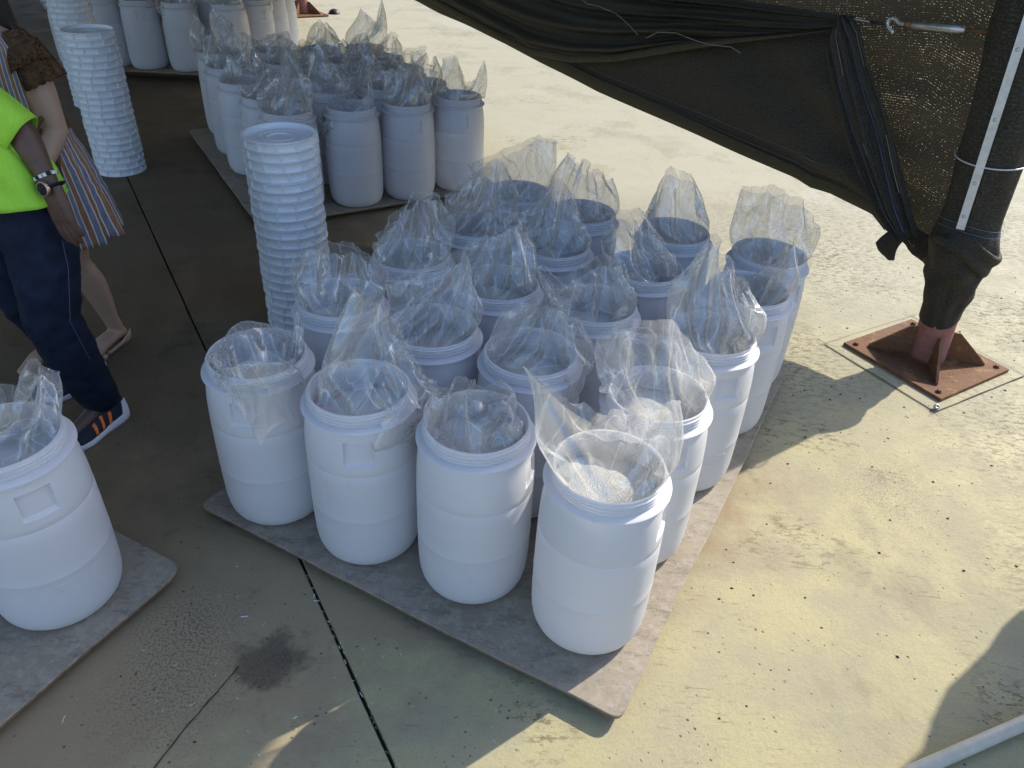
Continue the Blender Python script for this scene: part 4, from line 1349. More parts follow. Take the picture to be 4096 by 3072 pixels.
# gathered drape from the rope down to the knot on the post
GC = [(0.0, 0.985, 1.490), (0.12, 0.965, 1.41), (0.3, 0.85, 1.24), (0.5, 0.67, 1.03), (0.7, 0.50, 0.84), (0.88, 0.36, 0.69), (1.0, 0.25, 0.60)]
def drape(u, v):
    t = float(np.interp(v, [g[0] for g in GC], [g[1] for g in GC])); z = float(np.interp(v, [g[0] for g in GC], [g[2] for g in GC]))
    w = float(np.interp(v, [0, 0.06, 0.15, 0.5, 0.85, 1.0], [0.02, 0.07, 0.12, 0.135, 0.09, 0.05]))
    s = (u - 0.5) * 2
    px, pz = 0.80, 0.58
    pl = math.sin(u * PI * 9 + 1.3 * math.sin(v * 5)) * 0.5 + 0.5 * math.sin(u * PI * 4 + 2 * v)
    off = -0.105 - 0.030 * pl - 0.030 * (1 - s * s) - 0.010 * n1(u * 3, v * 2, 0, 3)
    t += s * w * px; z -= s * w * pz
    return cl(W3(t, z, off))
grid('gathered_drape', drape, 54, 40, M['net2'], curtain, lambda u, v: (v * 1.2, u * 0.4))
for (u0, u1, mat, rad) in ((0.30, 0.34, 'bluethread', 0.0013), (0.80, 0.84, 'bluethread', 0.0013), (0.12, 0.1, 'thread', 0.0013), (0.55, 0.60, 'thread', 0.0012)):
    P = []
    for k in range(40):
        v = 0.03 + 0.94 * k / 39
        p = drape(u0 + (u1 - u0) * v, v)
        P.append(p - PN * 0.007)
    if mat == 'thread':
        MB().tube(P[2:12], rad, 5).build('loose_thread', M[mat], curtain); MB().tube(P[22:33], rad, 5).build('loose_thread', M[mat], curtain)
    else:
        MB().tube(P, rad, 5).build('selvedge_thread', M[mat], curtain)
# stray threads on the swag
def stray(pts, rad=0.0016):
    P = []
    for k in range(len(pts) - 1):
        for q in range(5):
            s = q / 5
            a, b = pts[k], pts[k + 1]
            P.append(cl(W3(a[0] * (1 - s) + b[0] * s, a[1] * (1 - s) + b[1] * s, -0.21)))
    MB().tube(P, rad, 5).build('loose_thread', M['thread'], curtain)
stray([(3.2, 1.285), (3.05, 1.245), (2.9, 1.25), (2.7, 1.235), (2.55, 1.19), (2.42, 1.14)])
stray([(2.36, 1.145), (2.25, 1.20), (2.08, 1.225), (1.9, 1.215), (1.78, 1.215), (1.6, 1.235), (1.5, 1.215)])
for zz, st in ((0.30, 0.5), (0.10, 0.9)):
    P = []
    for k in range(50):
        t = 0.75 + 5.5 * k / 49
        P.append(cl(W3(t, lerp_tab(HEM, t) + 0.06 + zz * 0.25, -0.062 + 0.02 * n1(t, lerp_tab(HEM, t), 2, 1.6))))
    MB().tube(P, 0.0010, 4).build('hem_stitching', M['stitch'], curtain)

# knot, net wound round the post, tail below
sleeve = empty('post_net_wrap', tuple(PC))
tag(sleeve, 'black net sleeve wound round the near post and knotted low down', 'shade net')
WR = [(0.255, 0.0895), (0.29, 0.092), (0.34, 0.096), (0.40, 0.108), (0.46, 0.116), (0.52, 0.128), (0.58, 0.143), (0.64, 0.150), (0.69, 0.143), (0.73, 0.132), (0.80, 0.128), (0.95, 0.134), (1.20, 0.148), (1.5, 0.158), (2.0, 0.160), (2.66, 0.16), (2.78, 0.34), (3.08, 0.40), (4.2, 0.36)]  # wide top rows are an unseen bundle added to shade the front ground
def wrapf(u, v):
    z = 0.255 + (4.2 - 0.255) * v ** 2.0
    a = 2 * PI * u
    r = lerp_tab(WR, z)
    # spiral rucks towards the knot
    ru = math.sin(a * 3 + z * 26) * 0.5 + math.sin(a * 5 - z * 41 + 1) * 0.35
    k = math.exp(-((z - 0.52) / 0.17) ** 2)
    r += 0.020 * k * ru + 0.006 * n1(math.cos(a), math.sin(a), z * 2, 3) + 0.010 * math.sin(a * 2 + z * 5) * min(1, max(0, (z - .8)))
    zz = z + (0.035 * math.cos(a - 0.6) * max(0, 1 - (z - 0.255) / 0.3))
    p = axis(z); return Vector((p.x + r * math.cos(a), p.y + r * math.sin(a), zz)) - PC
grid('net_sleeve', wrapf, 96, 180, M['netwrap'], sleeve, lambda u, v: (u * 0.7, v * 2.4), True, True)
def knot_roll(u, v):
    # thick twisted turn of net passing in front of the post
    a0 = -2.65 + 3.4 * v
    z = 0.655 - 0.035 * v + 0.035 * math.sin(v * 7)
    c = axis(z); rad = 0.118
    ctr = Vector((c.x + rad * math.cos(a0 - 0.55), c.y + rad * math.sin(a0 - 0.55), z))
    rr_ = 0.045 * (0.55 + 0.6 * math.sin(PI * min(1, max(0, v))) ** 0.5) * (1 + 0.22 * math.sin(u * 2 * PI * 4 + v * 9))
    d = Vector((math.cos(a0 - 0.55), math.sin(a0 - 0.55), 0))
    return ctr + d * rr_ * math.cos(u * 2 * PI) + Vector((0, 0, 1)) * rr_ * 1.25 * math.sin(u * 2 * PI) - PC
grid('knot', knot_roll, 40, 60, M['netwrap'], sleeve, lambda u, v: (v * 0.8, u * 0.3), True, True)
def tail(u, v):
    # loose flap of net flopping to the left of the knot
    b = W3(0.235, 0.655, -0.10); e_ = W3(0.335, 0.500, -0.13)
    p = b.lerp(e_, v) + PL * (0.030 * math.sin(v * 3.2)) - Vector((0, 0, 0.02 * v * v))
    w = 0.020 + 0.046 * v ** 0.8
    a = u * 2 * PI
    r = w * (1 + 0.22 * math.sin(3 * a + 4 * v) + 0.10 * math.sin(7 * a))
    if v > 0.9: r *= 1 - (v - 0.9) * 4
    return p + PL * r * math.cos(a) * 0.9 + PN * 0.35 * r * math.sin(a) + Vector((0, 0, 0.35 * r * math.cos(a))) - PC
grid('net_tail', tail, 30, 20, M['netwrap'], sleeve, lambda u, v: (u * 0.3, v * 0.3), True, True)
def tailnet(u, v):
    t = 0.50 - 0.42 * u; z = 0.60 - 0.16 * u + v * (0.10 + 0.05 * u)
    return cl(W3(t, z - 0.02, 0.0 + 0.01 * math.sin(u * 20)))
grid('net_panel', tailnet, 14, 6, M['net'], sleeve, lambda u, v: (u * 0.5, v * 0.2))
for z_ in (0.735, 0.765):
    MB().tube([tuple(axis(z_) - PC + Vector(((lerp_tab(WR, z_) + 0.012) * math.cos(a), (lerp_tab(WR, z_) + 0.012) * math.sin(a), 0.01 * math.sin(a * 2)))) for a in np.linspace(0, 2 * PI, 40)], 0.0009, 4, False).build('selvedge_thread', M['bluethread'], sleeve)
# flat galvanised bar screwed down the net
bar = empty('clamp_bar', tuple(PC))
def barp(z): return axis(z) - PR * 0.028 - PV * (lerp_tab(WR, z) + 0.013) - PC
bv, bf = [], []
zs = np.linspace(0.755, 3.05, 24)
for z in zs:
    p = barp(z)
    for (sx, sy) in ((-0.0175, 0), (0.0175, 0), (0.0175, -0.005), (-0.0175, -0.005)):
        q = p + PR * sx + PV * sy; bv.append((q.x, q.y, z))
for k in range(len(zs) - 1):
    for i in range(4):
        bf.append((k * 4 + i, k * 4 + (i + 1) % 4, (k + 1) * 4 + (i + 1) % 4, (k + 1) * 4 + i))
bf += [(3, 2, 1, 0), tuple(range(len(bv) - 4, len(bv)))]
mesh_obj('bar', bv, bf, M['alu'], bar, False)
for z in (0.815, 0.97, 1.245, 1.52, 1.8):
    p = barp(z) - PV * 0.0065
    rot = PV.to_track_quat('Z', 'Y').to_matrix()
    MB().lathe([(0.0085, 0.002), (0.0085, -0.001), (0.005, -0.0035), (0.0, -0.004)], 12, (p.x, p.y, z), rot).build('screw', M['steel'], bar, True)
tag(bar, 'pale galvanised flat bar screwed down the wrapped post', 'metal bar')
wire = MB().tube([tuple(axis(1.055) + Vector(((0.151) * math.cos(a), 0.151 * math.sin(a), 0.014 * math.sin(a * 1.0 + 1.0)))) for a in np.linspace(0, 2 * PI, 60)], 0.0036, 6, False).build('wire_tie', M['alu'], None, True)
tag(wire, 'thin wire tied round the wrapped post over the flat bar', 'wire')

# rope and hook turnbuckle from the net to the post
hk = empty('turnbuckle', tuple(PC))
def T(t, z, off=-0.10): return cl(W3(t, z, off))
MB().tube([T(0.98, 1.487), (T(0.93, 1.485)), T(0.83, 1.487)], 0.0045, 6).build('rope_end', M['thread'], hk, True)
MB().tube([T(0.83, 1.487), T(0.755, 1.492)], 0.006, 6).build('rope', M['black'], hk, True)
MB().tube([T(0.685, 1.463), T(0.70, 1.470), T(0.722, 1.482), T(0.735, 1.500), T(0.728, 1.518), T(0.708, 1.524), T(0.690, 1.518), T(0.675, 1.508), T(0.655, 1.507), T(0.600, 1.511)], 0.0095, 10).build('hook', M['steel'], hk, True)
MB().tube([T(0.640, 1.507), T(0.612, 1.510)], 0.0125, 8).build('rusty_nut', M['rust'], hk, True)
MB().tube([T(0.612, 1.510), T(0.600, 1.5105), T(0.598, 1.511), T(0.37, 1.532), T(0.368, 1.5325), T(0.345, 1.534)], [0.010, 0.013, 0.0165, 0.0165, 0.014, 0.014], 12).build('barrel', M['steel'], hk, True)
MB().tube([T(0.345, 1.534), T(0.20, 1.545, -0.08)], 0.009, 8).build('threaded_rod', M['rust'], hk, True)
tag(hk, 'steel hook turnbuckle stretching the net towards the post', 'turnbuckle')

# net drawn aside in the next bay and the net roof over the working area
side = empty('side_net_curtain', tuple(PC))
def sidef(u, v):
    z = 0.22 + 2.83 * v
    t0 = -1.125 + 0.035 * math.sin(z * 7.5) + 0.02 * math.sin(z * 15 + 1)
    t = t0 - 3.0 * u
    return cl(W3(t, z, 0.05 * math.sin(u * 60) * (1 - 0.5 * u)))
grid('net_panel', sidef, 90, 30, M['net2'], side, lambda u, v: (u * 3, v * 2.8))
tag(side, 'black net hanging in the next bay beyond the right edge, casting the wavy shadow', 'shade net')
bay = empty('shade_net_curtain', tuple(PC))  # unseen net added to keep sun off the far left ground
def bayf(u, v):
    t = 10.62 + 14 * u; z = 0.15 + 4.1 * v
    return cl(W3(t, z, 0.05 * math.sin(u * 160)))
grid('net_panel', bayf, 120, 20, M['net2'], bay, lambda u, v: (u * 14, v * 3))
tag(bay, 'black net added beyond the distant post, out of the frame, to block sun', 'shade net')
roof = empty('shade_net_roof', tuple(PC))
def rooff(u, v):
    t = 1.0 + 23.0 * u; s = -0.35 + 16.0 * v
    return cl(W3(t, 4.2 + 0.30 * v, -s))
grid('net_panel', rooff, 60, 40, M['netroof'], roof, lambda u, v: (u * 22, v * 16))
tag(roof, 'shade net roof stretched over the drums, out of the frame', 'shade net')

# pvc pipe across the lower right corner
d = (Vector((1.604, 1.361, 0)) - Vector((1.163, 1.173, 0))).normalized()
p0 = Vector((1.163, 1.173, 0.0)) + Vector((0.012, -0.022, 0))
pp = [p0 + d * k + Vector((0, 0, 0.0215)) for k in np.linspace(-1.6, 2.4, 12)]
pvc = MB().tube(pp, 0.0205, 20).build('conduit_pipe', M['pvc'], None, True)
tag(pvc, 'grey plastic conduit pipe lying across the lower right corner', 'pipe')

# ================================================================== people
FW = Vector((-0.31, -0.95, 0)).normalized(); LF = Vector((0.95, -0.31, 0)).normalized()
def cone_chain(mb, pts, n=14):
    """closed tapered limb through (point, radius) pairs, with round ends"""
    P = [Vector(p) for p, r in pts]; Rr = [r for p, r in pts]
    d0 = (P[0] - P[1]).normalized(); d1 = (P[-1] - P[-2]).normalized()
    Q = [P[0] + d0 * Rr[0] * 0.85, P[0] + d0 * Rr[0] * 0.5]; S = [Rr[0] * 0.35, Rr[0] * 0.85]
    for i in range(len(P)):
        Q.append(P[i]); S.append(Rr[i])
        if i < len(P) - 1:
            for k in (0.33, 0.66):
                Q.append(P[i].lerp(P[i + 1], k)); S.append(Rr[i] * (1 - k) + Rr[i + 1] * k)
    Q += [P[-1] + d1 * Rr[-1] * 0.5, P[-1] + d1 * Rr[-1] * 0.85]; S += [Rr[-1] * 0.85, Rr[-1] * 0.35]
    mb.tube(Q, S, n)
def ellipsoid(mb, c, r, n=16, rot=None):
    prof = [(math.sin(PI * k / 10), -math.cos(PI * k / 10)) for k in range(11)]
    b = len(mb.v)
    mb.lathe([(max(p[0], 0.02), p[1]) for p in prof], n, cap0=True, cap1=True)
    for i in range(b, len(mb.v)):
        v = Vector(mb.v[i]); v = Vector((v.x * r[0], v.y * r[1], v.z * r[2]))
        if rot is not None: v = rot @ v
        mb.v[i] = tuple(v + Vector(c))
def skinned(name, mb, base, mat, parent, voxel, smooth=6):
    o = mesh_obj(name, [Vector(v) - Vector(base) for v in mb.v], mb.f, mat, parent)
    rm = o.modifiers.new('one_surface', 'REMESH'); rm.mode = 'VOXEL'; rm.voxel_size = voxel; rm.use_smooth_shade = True
    if smooth:
        sm = o.modifiers.new('ease', 'SMOOTH'); sm.factor = 0.5; sm.iterations = smooth
    return o
def loft(name, rings, base, mat, parent, n=48, wave=None, thick=0.004, uvr=1.0):
    """rings: (centre, rx along LF, ry along FW, tilt)"""
    vs, fs, uv = [], [], []
    for k, (c, rx, ry, tl) in enumerate(rings):
        for i in range(n + 1):
            a = 2 * PI * (i % n) / n
            w = wave(a, k / (len(rings) - 1)) if wave else 0.0
            p = Vector(c) + LF * (rx + w) * math.cos(a) + FW * (ry + w) * math.sin(a) + Vector((0, 0, tl * math.cos(a)))
            q = np.array([[p.x, p.y, p.z]])
            wr = 0.010 * (0.5 - abs(vnoise(q * np.array([[1, 1, 1.7]]), 9, 3)[0])) + 0.005 * (0.5 - abs(vnoise(q, 22, 4)[0]))
            p = p + (LF * math.cos(a) + FW * math.sin(a)) * wr
            vs.append(p - Vector(base)); uv.append((uvr * i / n, k / (len(rings) - 1)))
    m = n + 1
    for k in range(len(rings) - 1):
        for i in range(n):
            fs.append((k * m + i, k * m + i + 1, (k + 1) * m + i + 1, (k + 1) * m + i))
    o = mesh_obj(name, vs, fs, mat, parent, True, uv)
    so = o.modifiers.new('cloth_thickness', 'SOLIDIFY'); so.thickness = thick; so.offset = -1
    return o
def dense(rings, per=5):
    out = []
    for a, b in zip(rings[:-1], rings[1:]):
        for k in range(per):
            s = k / per; s2 = s
            out.append((tuple(Vector(a[0]).lerp(Vector(b[0]), s)), a[1] * (1 - s) + b[1] * s, a[2] * (1 - s) + b[2] * s, a[3] * (1 - s) + b[3] * s))
    return out + [rings[-1]]
def hand(mb, wrist, D, X, s=1.0, curl=0.30, thumb=-1):
    """palm, four unequal bent fingers and a thumb leaving the side of the palm; X points to the little finger"""
    D = Vector(D).normalized(); X = (Vector(X) - D * Vector(X).dot(D)).normalized(); N = X.cross(D) * 1.0
    w = Vector(wrist)
    if N.y > 0: N = -N          # back of the hand
    kn = w + D * 0.094 * s
    for x in (-0.030, -0.010, 0.010, 0.029):
        cone_chain(mb, [(w + X * x * 0.55 * s, 0.0175 * s), (w + D * 0.05 * s + X * x * 0.85 * s, 0.0165 * s), (kn + X * x * s, 0.0135 * s)], 10)
    for x, L, dz in ((-0.0315, 0.078, 0.0), (-0.0105, 0.088, 0.004), (0.0105, 0.081, 0.001), (0.030, 0.064, -0.006)):
        p = kn + X * x * s + D * dz * s
        d = D.copy()
        pts = [(p - D * 0.012 * s, 0.0120 * s)]
        for k, (f, r) in enumerate(((0.45, 0.0105), (0.31, 0.0095), (0.24, 0.0082))):
            ang = curl * (1.0 + 0.45 * k) * (0.9 + 0.25 * (x + .03) / .06)
            d = (d - N * math.tan(ang) * 0.55).normalized()
            p = p + d * L * f * s
            pts.append((p, r * s))
        cone_chain(mb, pts, 10)
    t0 = w + D * 0.028 * s + X * thumb * 0.026 * s - N * 0.006 * s
    t1 = t0 + (D * 0.030 + X * thumb * 0.020 - N * 0.012) * s
    t2 = t1 + (D * 0.034 + X * thumb * 0.008 - N * 0.014) * s
    t3 = t2 + (D * 0.026 - N * 0.008) * s
    cone_chain(mb, [(t0, 0.015 * s), (t1, 0.0128 * s), (t2, 0.0115 * s), (t3, 0.009 * s)], 10)
    return N
def head(mb, c, s=1.0):
    c = Vector(c)
    rot = Matrix((LF, -FW, Vector((0, 0, 1)))).transposed()
    ellipsoid(mb, c, (0.078 * s, 0.098 * s, 0.118 * s), 20, rot)
    ellipsoid(mb, c + FW * 0.030 * s + Vector((0, 0, -0.055 * s)), (0.056 * s, 0.062 * s, 0.062 * s), 16, rot)
    cone_chain(mb, [(c + FW * 0.090 * s + Vector((0, 0, 0.020 * s)), 0.010 * s), (c + FW * 0.112 * s + Vector((0, 0, -0.022 * s)), 0.015 * s)], 10)
    for e in (-1, 1):
        ellipsoid(mb, c + LF * e * 0.078 * s + Vector((0, 0, -0.006 * s)), (0.012 * s, 0.022 * s, 0.034 * s), 10, rot)
        ellipsoid(mb, c + FW * 0.083 * s + LF * e * 0.032 * s + Vector((0, 0, 0.014 * s)), (0.015 * s, 0.010 * s, 0.010 * s), 10, rot)
    ellipsoid(mb, c + FW * 0.092 * s + Vector((0, 0, -0.058 * s)), (0.024 * s, 0.008 * s, 0.008 * s), 10, rot)
    return rot
def shoe_prof(name_u, name_s, heel, L, wid, parent, base, mu, ms):
    """running shoe: foam sole with rocker, knitted upper"""
    heel = Vector(heel); F2 = Vector((-0.36, -0.933, 0)); L2 = Vector((0.933, -0.36, 0))
    def outline(s):     # half width along the foot
        return wid * float(np.interp(s, [0, .06, .2, .45, .7, .88, .97, 1.0], [0.35, 0.72, 0.82, 0.80, 1.0, 0.86, 0.45, 0.12]))
    ss = np.linspace(0, 1, 22)
    vs, fs = [], []
    m = 12
    for s in ss:
        c = heel + F2 * (s * L)
        w = outline(s)
        rise = 0.016 * max(0, (s - 0.75) / 0.25) ** 2 + 0.008 * max(0, (0.12 - s) / 0.12)
        h = float(np.interp(s, [0, .1, .5, .8, 1], [0.046, 0.042, 0.030, 0.026, 0.030]))
        for (x, z) in ((-1, 0.004), (-0.85, 0), (0, 0), (0.85, 0), (1, 0.004), (1.06, 0.4), (1.0, 0.85), (0.94, 1.0), (0, 1.0), (-0.94, 1.0), (-1.0, 0.85), (-1.06, 0.4)):
            vs.append(c + L2 * w * x + Vector((0, 0, 0.002 + rise + h * z)) - Vector(base))
    for i in range(len(ss) - 1):
        for k in range(m):
            fs.append((i * m + k, (i + 1) * m + k, (i + 1) * m + (k + 1) % m, i * m + (k + 1) % m))
    fs += [tuple(range(m)), tuple(reversed(range((len(ss) - 1) * m, len(ss) * m)))]
    mesh_obj(name_s, vs, fs, ms, parent)
    vs, fs = [], []
    m = 14
    top = [(0, 0.098), (0.10, 0.112), (0.26, 0.112), (0.36, 0.095), (0.55, 0.075), (0.75, 0.060), (0.90, 0.052), (1.0, 0.036)]
    for s in np.linspace(0.02, 0.98, 22):
        c = heel + F2 * (s * L)
        w = outline(s) * 0.97
        zt = float(np.interp(s, [q[0] for q in top], [q[1] for q in top])); zb = 0.030
        for k in range(m):
            a = PI * k / (m - 1)
            x = math.cos(a); z = max(0.0, math.sin(a)) ** 0.75
            xx = x * w * (1 - 0.30 * z * (1 if s < 0.45 else 0.4))
            vs.append(c + L2 * xx + Vector((0, 0, zb + (zt - zb) * z)) - Vector(base))
    for i in range(21):
        for k in range(m - 1):
            fs.append((i * m + k, (i + 1) * m + k, (i + 1) * m + k + 1, i * m + k + 1))
    fs += [tuple(range(m)), tuple(reversed(range(21 * m, 22 * m)))]
    u = mesh_obj(name_u, vs, fs, mu, parent)
    return heel, F2, L2, outline

# ---- man in lime shirt
MBASE = Vector((-1.83, 2.53, 0))
man = empty('person', tuple(MBASE))
tag(man, 'person in lime green shirt and dark jeans walking out of frame at left', 'person', 'people at the left edge')
mb = MB()
sh = Vector((-1.885, 2.505, 1.455)); el = Vector((-1.695, 2.505, 1.250)); wr = Vector((-1.606, 2.450, 1.062))
cone_chain(mb, [((-1.84, 2.54, 0.96), 0.145), ((-1.89, 2.52, 1.15), 0.135), ((-2.00, 2.49, 1.34), 0.140), ((-2.04, 2.46, 1.45), 0.10)], 20)
cone_chain(mb, [((-2.05, 2.45, 1.50), 0.065), ((-2.08, 2.42, 1.66), 0.058)])
head(mb, (-2.10, 2.39, 1.76), 1.06)
cone_chain(mb, [((-2.03, 2.47, 1.47), 0.07), (tuple(sh), 0.062), (tuple(sh.lerp(el, .5)), 0.055), (tuple(el), 0.046), (tuple(el.lerp(wr, .35)), 0.047), (tuple(el.lerp(wr, .75)), 0.034), (tuple(wr), 0.0275)], 16)
DH = Vector((0.13, -0.10, -0.98)); XH = Vector((0.95, -0.28, 0.10))
hand(mb, wr - Vector((0, 0, 0.004)), DH, XH, 1.18, 0.22)
rs = Vector((-2.20, 2.56, 1.455))
re_ = Vector((-2.27, 2.55, 1.20)); rw = Vector((-2.22, 2.42, 1.00))
cone_chain(mb, [((-2.03, 2.47, 1.47), 0.07), (tuple(rs), 0.062), (tuple(re_), 0.047), (tuple(re_.lerp(rw, .35)), 0.046), (tuple(rw), 0.028)], 16)
hand(mb, rw, Vector((-0.05, -0.25, -0.96)), Vector((-0.95, 0.28, 0)), 1.12, 0.3)
for hipp, kn, an, toe in (((-1.745, 2.52, 0.95), (-1.757, 2.43, 0.53), (-1.705, 2.52, 0.11), (-1.775, 2.33, 0.045)), ((-1.935, 2.58, 0.95), (-1.955, 2.60, 0.53), (-1.945, 2.80, 0.13), (-2.01, 2.62, 0.045))):
    cone_chain(mb, [(hipp, 0.095), (tuple(Vector(hipp).lerp(Vector(kn), .5)), 0.082), (kn, 0.060), (tuple(Vector(kn).lerp(Vector(an), .3)), 0.062), (an, 0.040)], 16)
    cone_chain(mb, [(an, 0.040), (tuple(Vector(an).lerp(Vector(toe), .5) + Vector((0, 0, -0.01))), 0.036), (toe, 0.026)], 12)
skinned('body', mb, MBASE, M['skin1'], man, 0.0058, 5)
mb = MB(); rot = Matrix((LF, -FW, Vector((0, 0, 1)))).transposed()
ellipsoid(mb, (-2.095, 2.402, 1.795), (0.088, 0.108, 0.105), 18, rot)
skinned('hair', mb, MBASE, M['hair'], man, 0.012, 4)
# jeans
mb = MB()
cone_chain(mb, [((-1.80, 2.53, 1.03), 0.125), ((-1.88, 2.56, 1.03), 0.125)], 18)
cone_chain(mb, [((-1.80, 2.52, 1.00), 0.135), ((-1.745, 2.50, 0.80), 0.122), ((-1.755, 2.44, 0.54), 0.100), ((-1.740, 2.455, 0.36), 0.098), ((-1.715, 2.505, 0.14), 0.082)], 20)
cone_chain(mb, [((-1.88, 2.57, 1.00), 0.135), ((-1.935, 2.58, 0.80), 0.120), ((-1.955, 2.60, 0.54), 0.098), ((-1.95, 2.68, 0.36), 0.095), ((-1.945, 2.79, 0.16), 0.080)], 20)
jn = skinned('jeans', mb, MBASE, M['denim'], man, 0.011, 3)
tx = bpy.data.textures.new('denim_rucks', 'CLOUDS'); tx.noise_scale = 0.055; tx.noise_depth = 2
dm_ = jn.modifiers.new('rucks', 'DISPLACE'); dm_.texture = tx; dm_.strength = 0.020; dm_.mid_level = 0.5
MB().tube([Vector(p) - MBASE for p in ((-1.632, 2.455, 0.86), (-1.628, 2.435, 0.76), (-1.640, 2.41, 0.66), (-1.655, 2.39, 0.56), (-1.645, 2.40, 0.46), (-1.640, 2.41, 0.38))], 0.0011, 4).build('side_seam', M['stitch'], man)
# shirt
def hemw(a, v): return 0.010 * math.sin(a * 5 + v * 6) * (1 - v) + 0.006 * math.sin(a * 9 - v * 14)
loft('shirt', dense([((-1.845, 2.535, 0.975), 0.222, 0.165, 0.018), ((-1.865, 2.53, 1.08), 0.210, 0.160, 0.01), ((-1.925, 2.51, 1.22), 0.198, 0.158, -0.01), ((-1.99, 2.49, 1.34), 0.200, 0.150, -0.02), ((-2.03, 2.47, 1.44), 0.185, 0.128, -0.01), ((-2.045, 2.46, 1.50), 0.125, 0.090, 0), ((-2.05, 2.455, 1.535), 0.078, 0.075, 0)], 6), MBASE, M['green'], man, 56, hemw)
def sleeve_loft(a, b, r0, r1):
    a, b = Vector(a), Vector(b); t = (b - a).normalized(); s1 = t.orthogonal().normalized(); s2 = t.cross(s1)
    vs, fs = [], []
    n, m = 32, 14
    for k in range(m + 1):
        v = k / m; c = a.lerp(b, v); r = r0 + (r1 - r0) * v
        for i in range(n):
            an = 2 * PI * i / n
            w = 0.004 * math.sin(an * 3 + v * 5) + 0.003 * math.sin(an * 5 - v * 12)
            vs.append(c + (s1 * math.cos(an) + s2 * math.sin(an)) * (r + w) - MBASE)
    for k in range(m):
        for i in range(n):
            fs.append((k * n + i, k * n + (i + 1) % n, (k + 1) * n + (i + 1) % n, (k + 1) * n + i))
    o = mesh_obj('sleeve', vs, fs, M['green'], man)
    so = o.modifiers.new('cloth_thickness', 'SOLIDIFY'); so.thickness = 0.004; so.offset = -1
sleeve_loft((-1.97, 2.50, 1.475), el.lerp(wr, 0.16) + Vector((0.004, 0, 0.0)), 0.094, 0.073)
sleeve_loft((-1.98, 2.57, 1.56), re_ + Vector((0, 0, 0.03)), 0.112, 0.080)
# watch and bead bracelet on the left wrist
wax = (wr - el).normalized(); Nb = (XH.cross(DH)).normalized()
if Nb.y > 0: Nb = -Nb
sx = wax.cross(Nb).normalized(); Nb = sx.cross(wax).normalized()
if Nb.y > 0: Nb = -Nb; 
wc = wr + wax * 0.004
watch = MB().tube([wc + (sx * math.cos(a) * 0.0385 + Nb * math.sin(a) * 0.0335) - MBASE for a in np.linspace(0, 2 * PI, 33)], 0.0125, 10, False, 0.30)
wt = watch.build('watch', M['black'], man, True)
rotw = Nb.to_track_quat('Z', 'Y').to_matrix()
fc = wc + Nb * 0.034 - MBASE
MB().lathe([(0.0265, -0.004), (0.0270, 0.004), (0.0245, 0.0075), (0.0218, 0.0070)], 32, fc, rotw).build('bezel', M['copper'], wt, True)
MB().lathe([(0.0222, 0.0062), (0.0, 0.0066)], 32, fc, rotw).build('watch_glass', M['glass'], wt, True)
br = empty('bracelet'); br.parent = man
bc = wr - wax * 0.036
for i in range(16):
    a = 2 * PI * i / 16
    p = bc + sx * math.cos(a) * 0.0375 + Nb * math.sin(a) * 0.0335 - MBASE
    MB().box(p, (0.0100, 0.0090, 0.0105), (sx * math.sin(a) - Nb * math.cos(a)).to_track_quat('X', 'Z').to_matrix()).build('bead', M['black'] if i % 3 == 1 else M['swarf'], br)
# shoes
hl, F2, L2, ol = shoe_prof('shoe', 'shoe_sole', (-1.660, 2.570, 0), 0.315, 0.056, man, MBASE, M['shoe'], M['sole'])
def on_upper(q, z, lift=0.0025):
    w = ol(q) * 0.97
    zt = float(np.interp(q, [0, .10, .26, .36, .55, .75, .9, 1], [0.098, .112, .112, .095, .075, .060, .052, .036]))
    zz = min(z, zt - 0.004)
    sn = min(1.0, max(0.0, (zz - 0.030) / (zt - 0.030)) ** (1 / 0.75))
    x = math.sqrt(max(0, 1 - sn * sn)); zc = sn ** 0.75
    return hl + F2 * q * 0.315 + L2 * (x * w * (1 - 0.30 * zc * (1 if q < .45 else .4)) + lift) + Vector((0, 0, zz + lift * 0.6)) - MBASE
for s in (0.31, 0.43, 0.55):
    vs, fs = [], []
    for k in range(7):
        f = k / 6
        for ds in (0.040 - 0.055 * f, 0.0625 - 0.055 * f, 0.085 - 0.055 * f):
            vs.append(on_upper(s + ds, 0.036 + 0.045 * f))
    for k in range(6):
        for m_ in (0, 1):
            a = k * 3 + m_; fs.append((a, a + 1, a + 4, a + 3))
    mesh_obj('shoe_stripe', vs, fs, M['orange'], man)
vs, fs = [], []
for k in range(7):
    f = k / 6
    for m_ in range(5):
        vs.append(on_upper(0.012 + (0.16 - 0.07 * f) * m_ / 4, 0.040 + 0.050 * f, 0.003))
for k in range(6):
    for m_ in range(4):
        a = k * 5 + m_; fs.append((a, a + 1, a + 6, a + 5))
mesh_obj('heel_counter', vs, fs, M['sole'], man)
shoe_prof('shoe', 'shoe_sole', (-1.905, 2.885, 0), 0.315, 0.056, man, MBASE, M['shoe'], M['sole'])

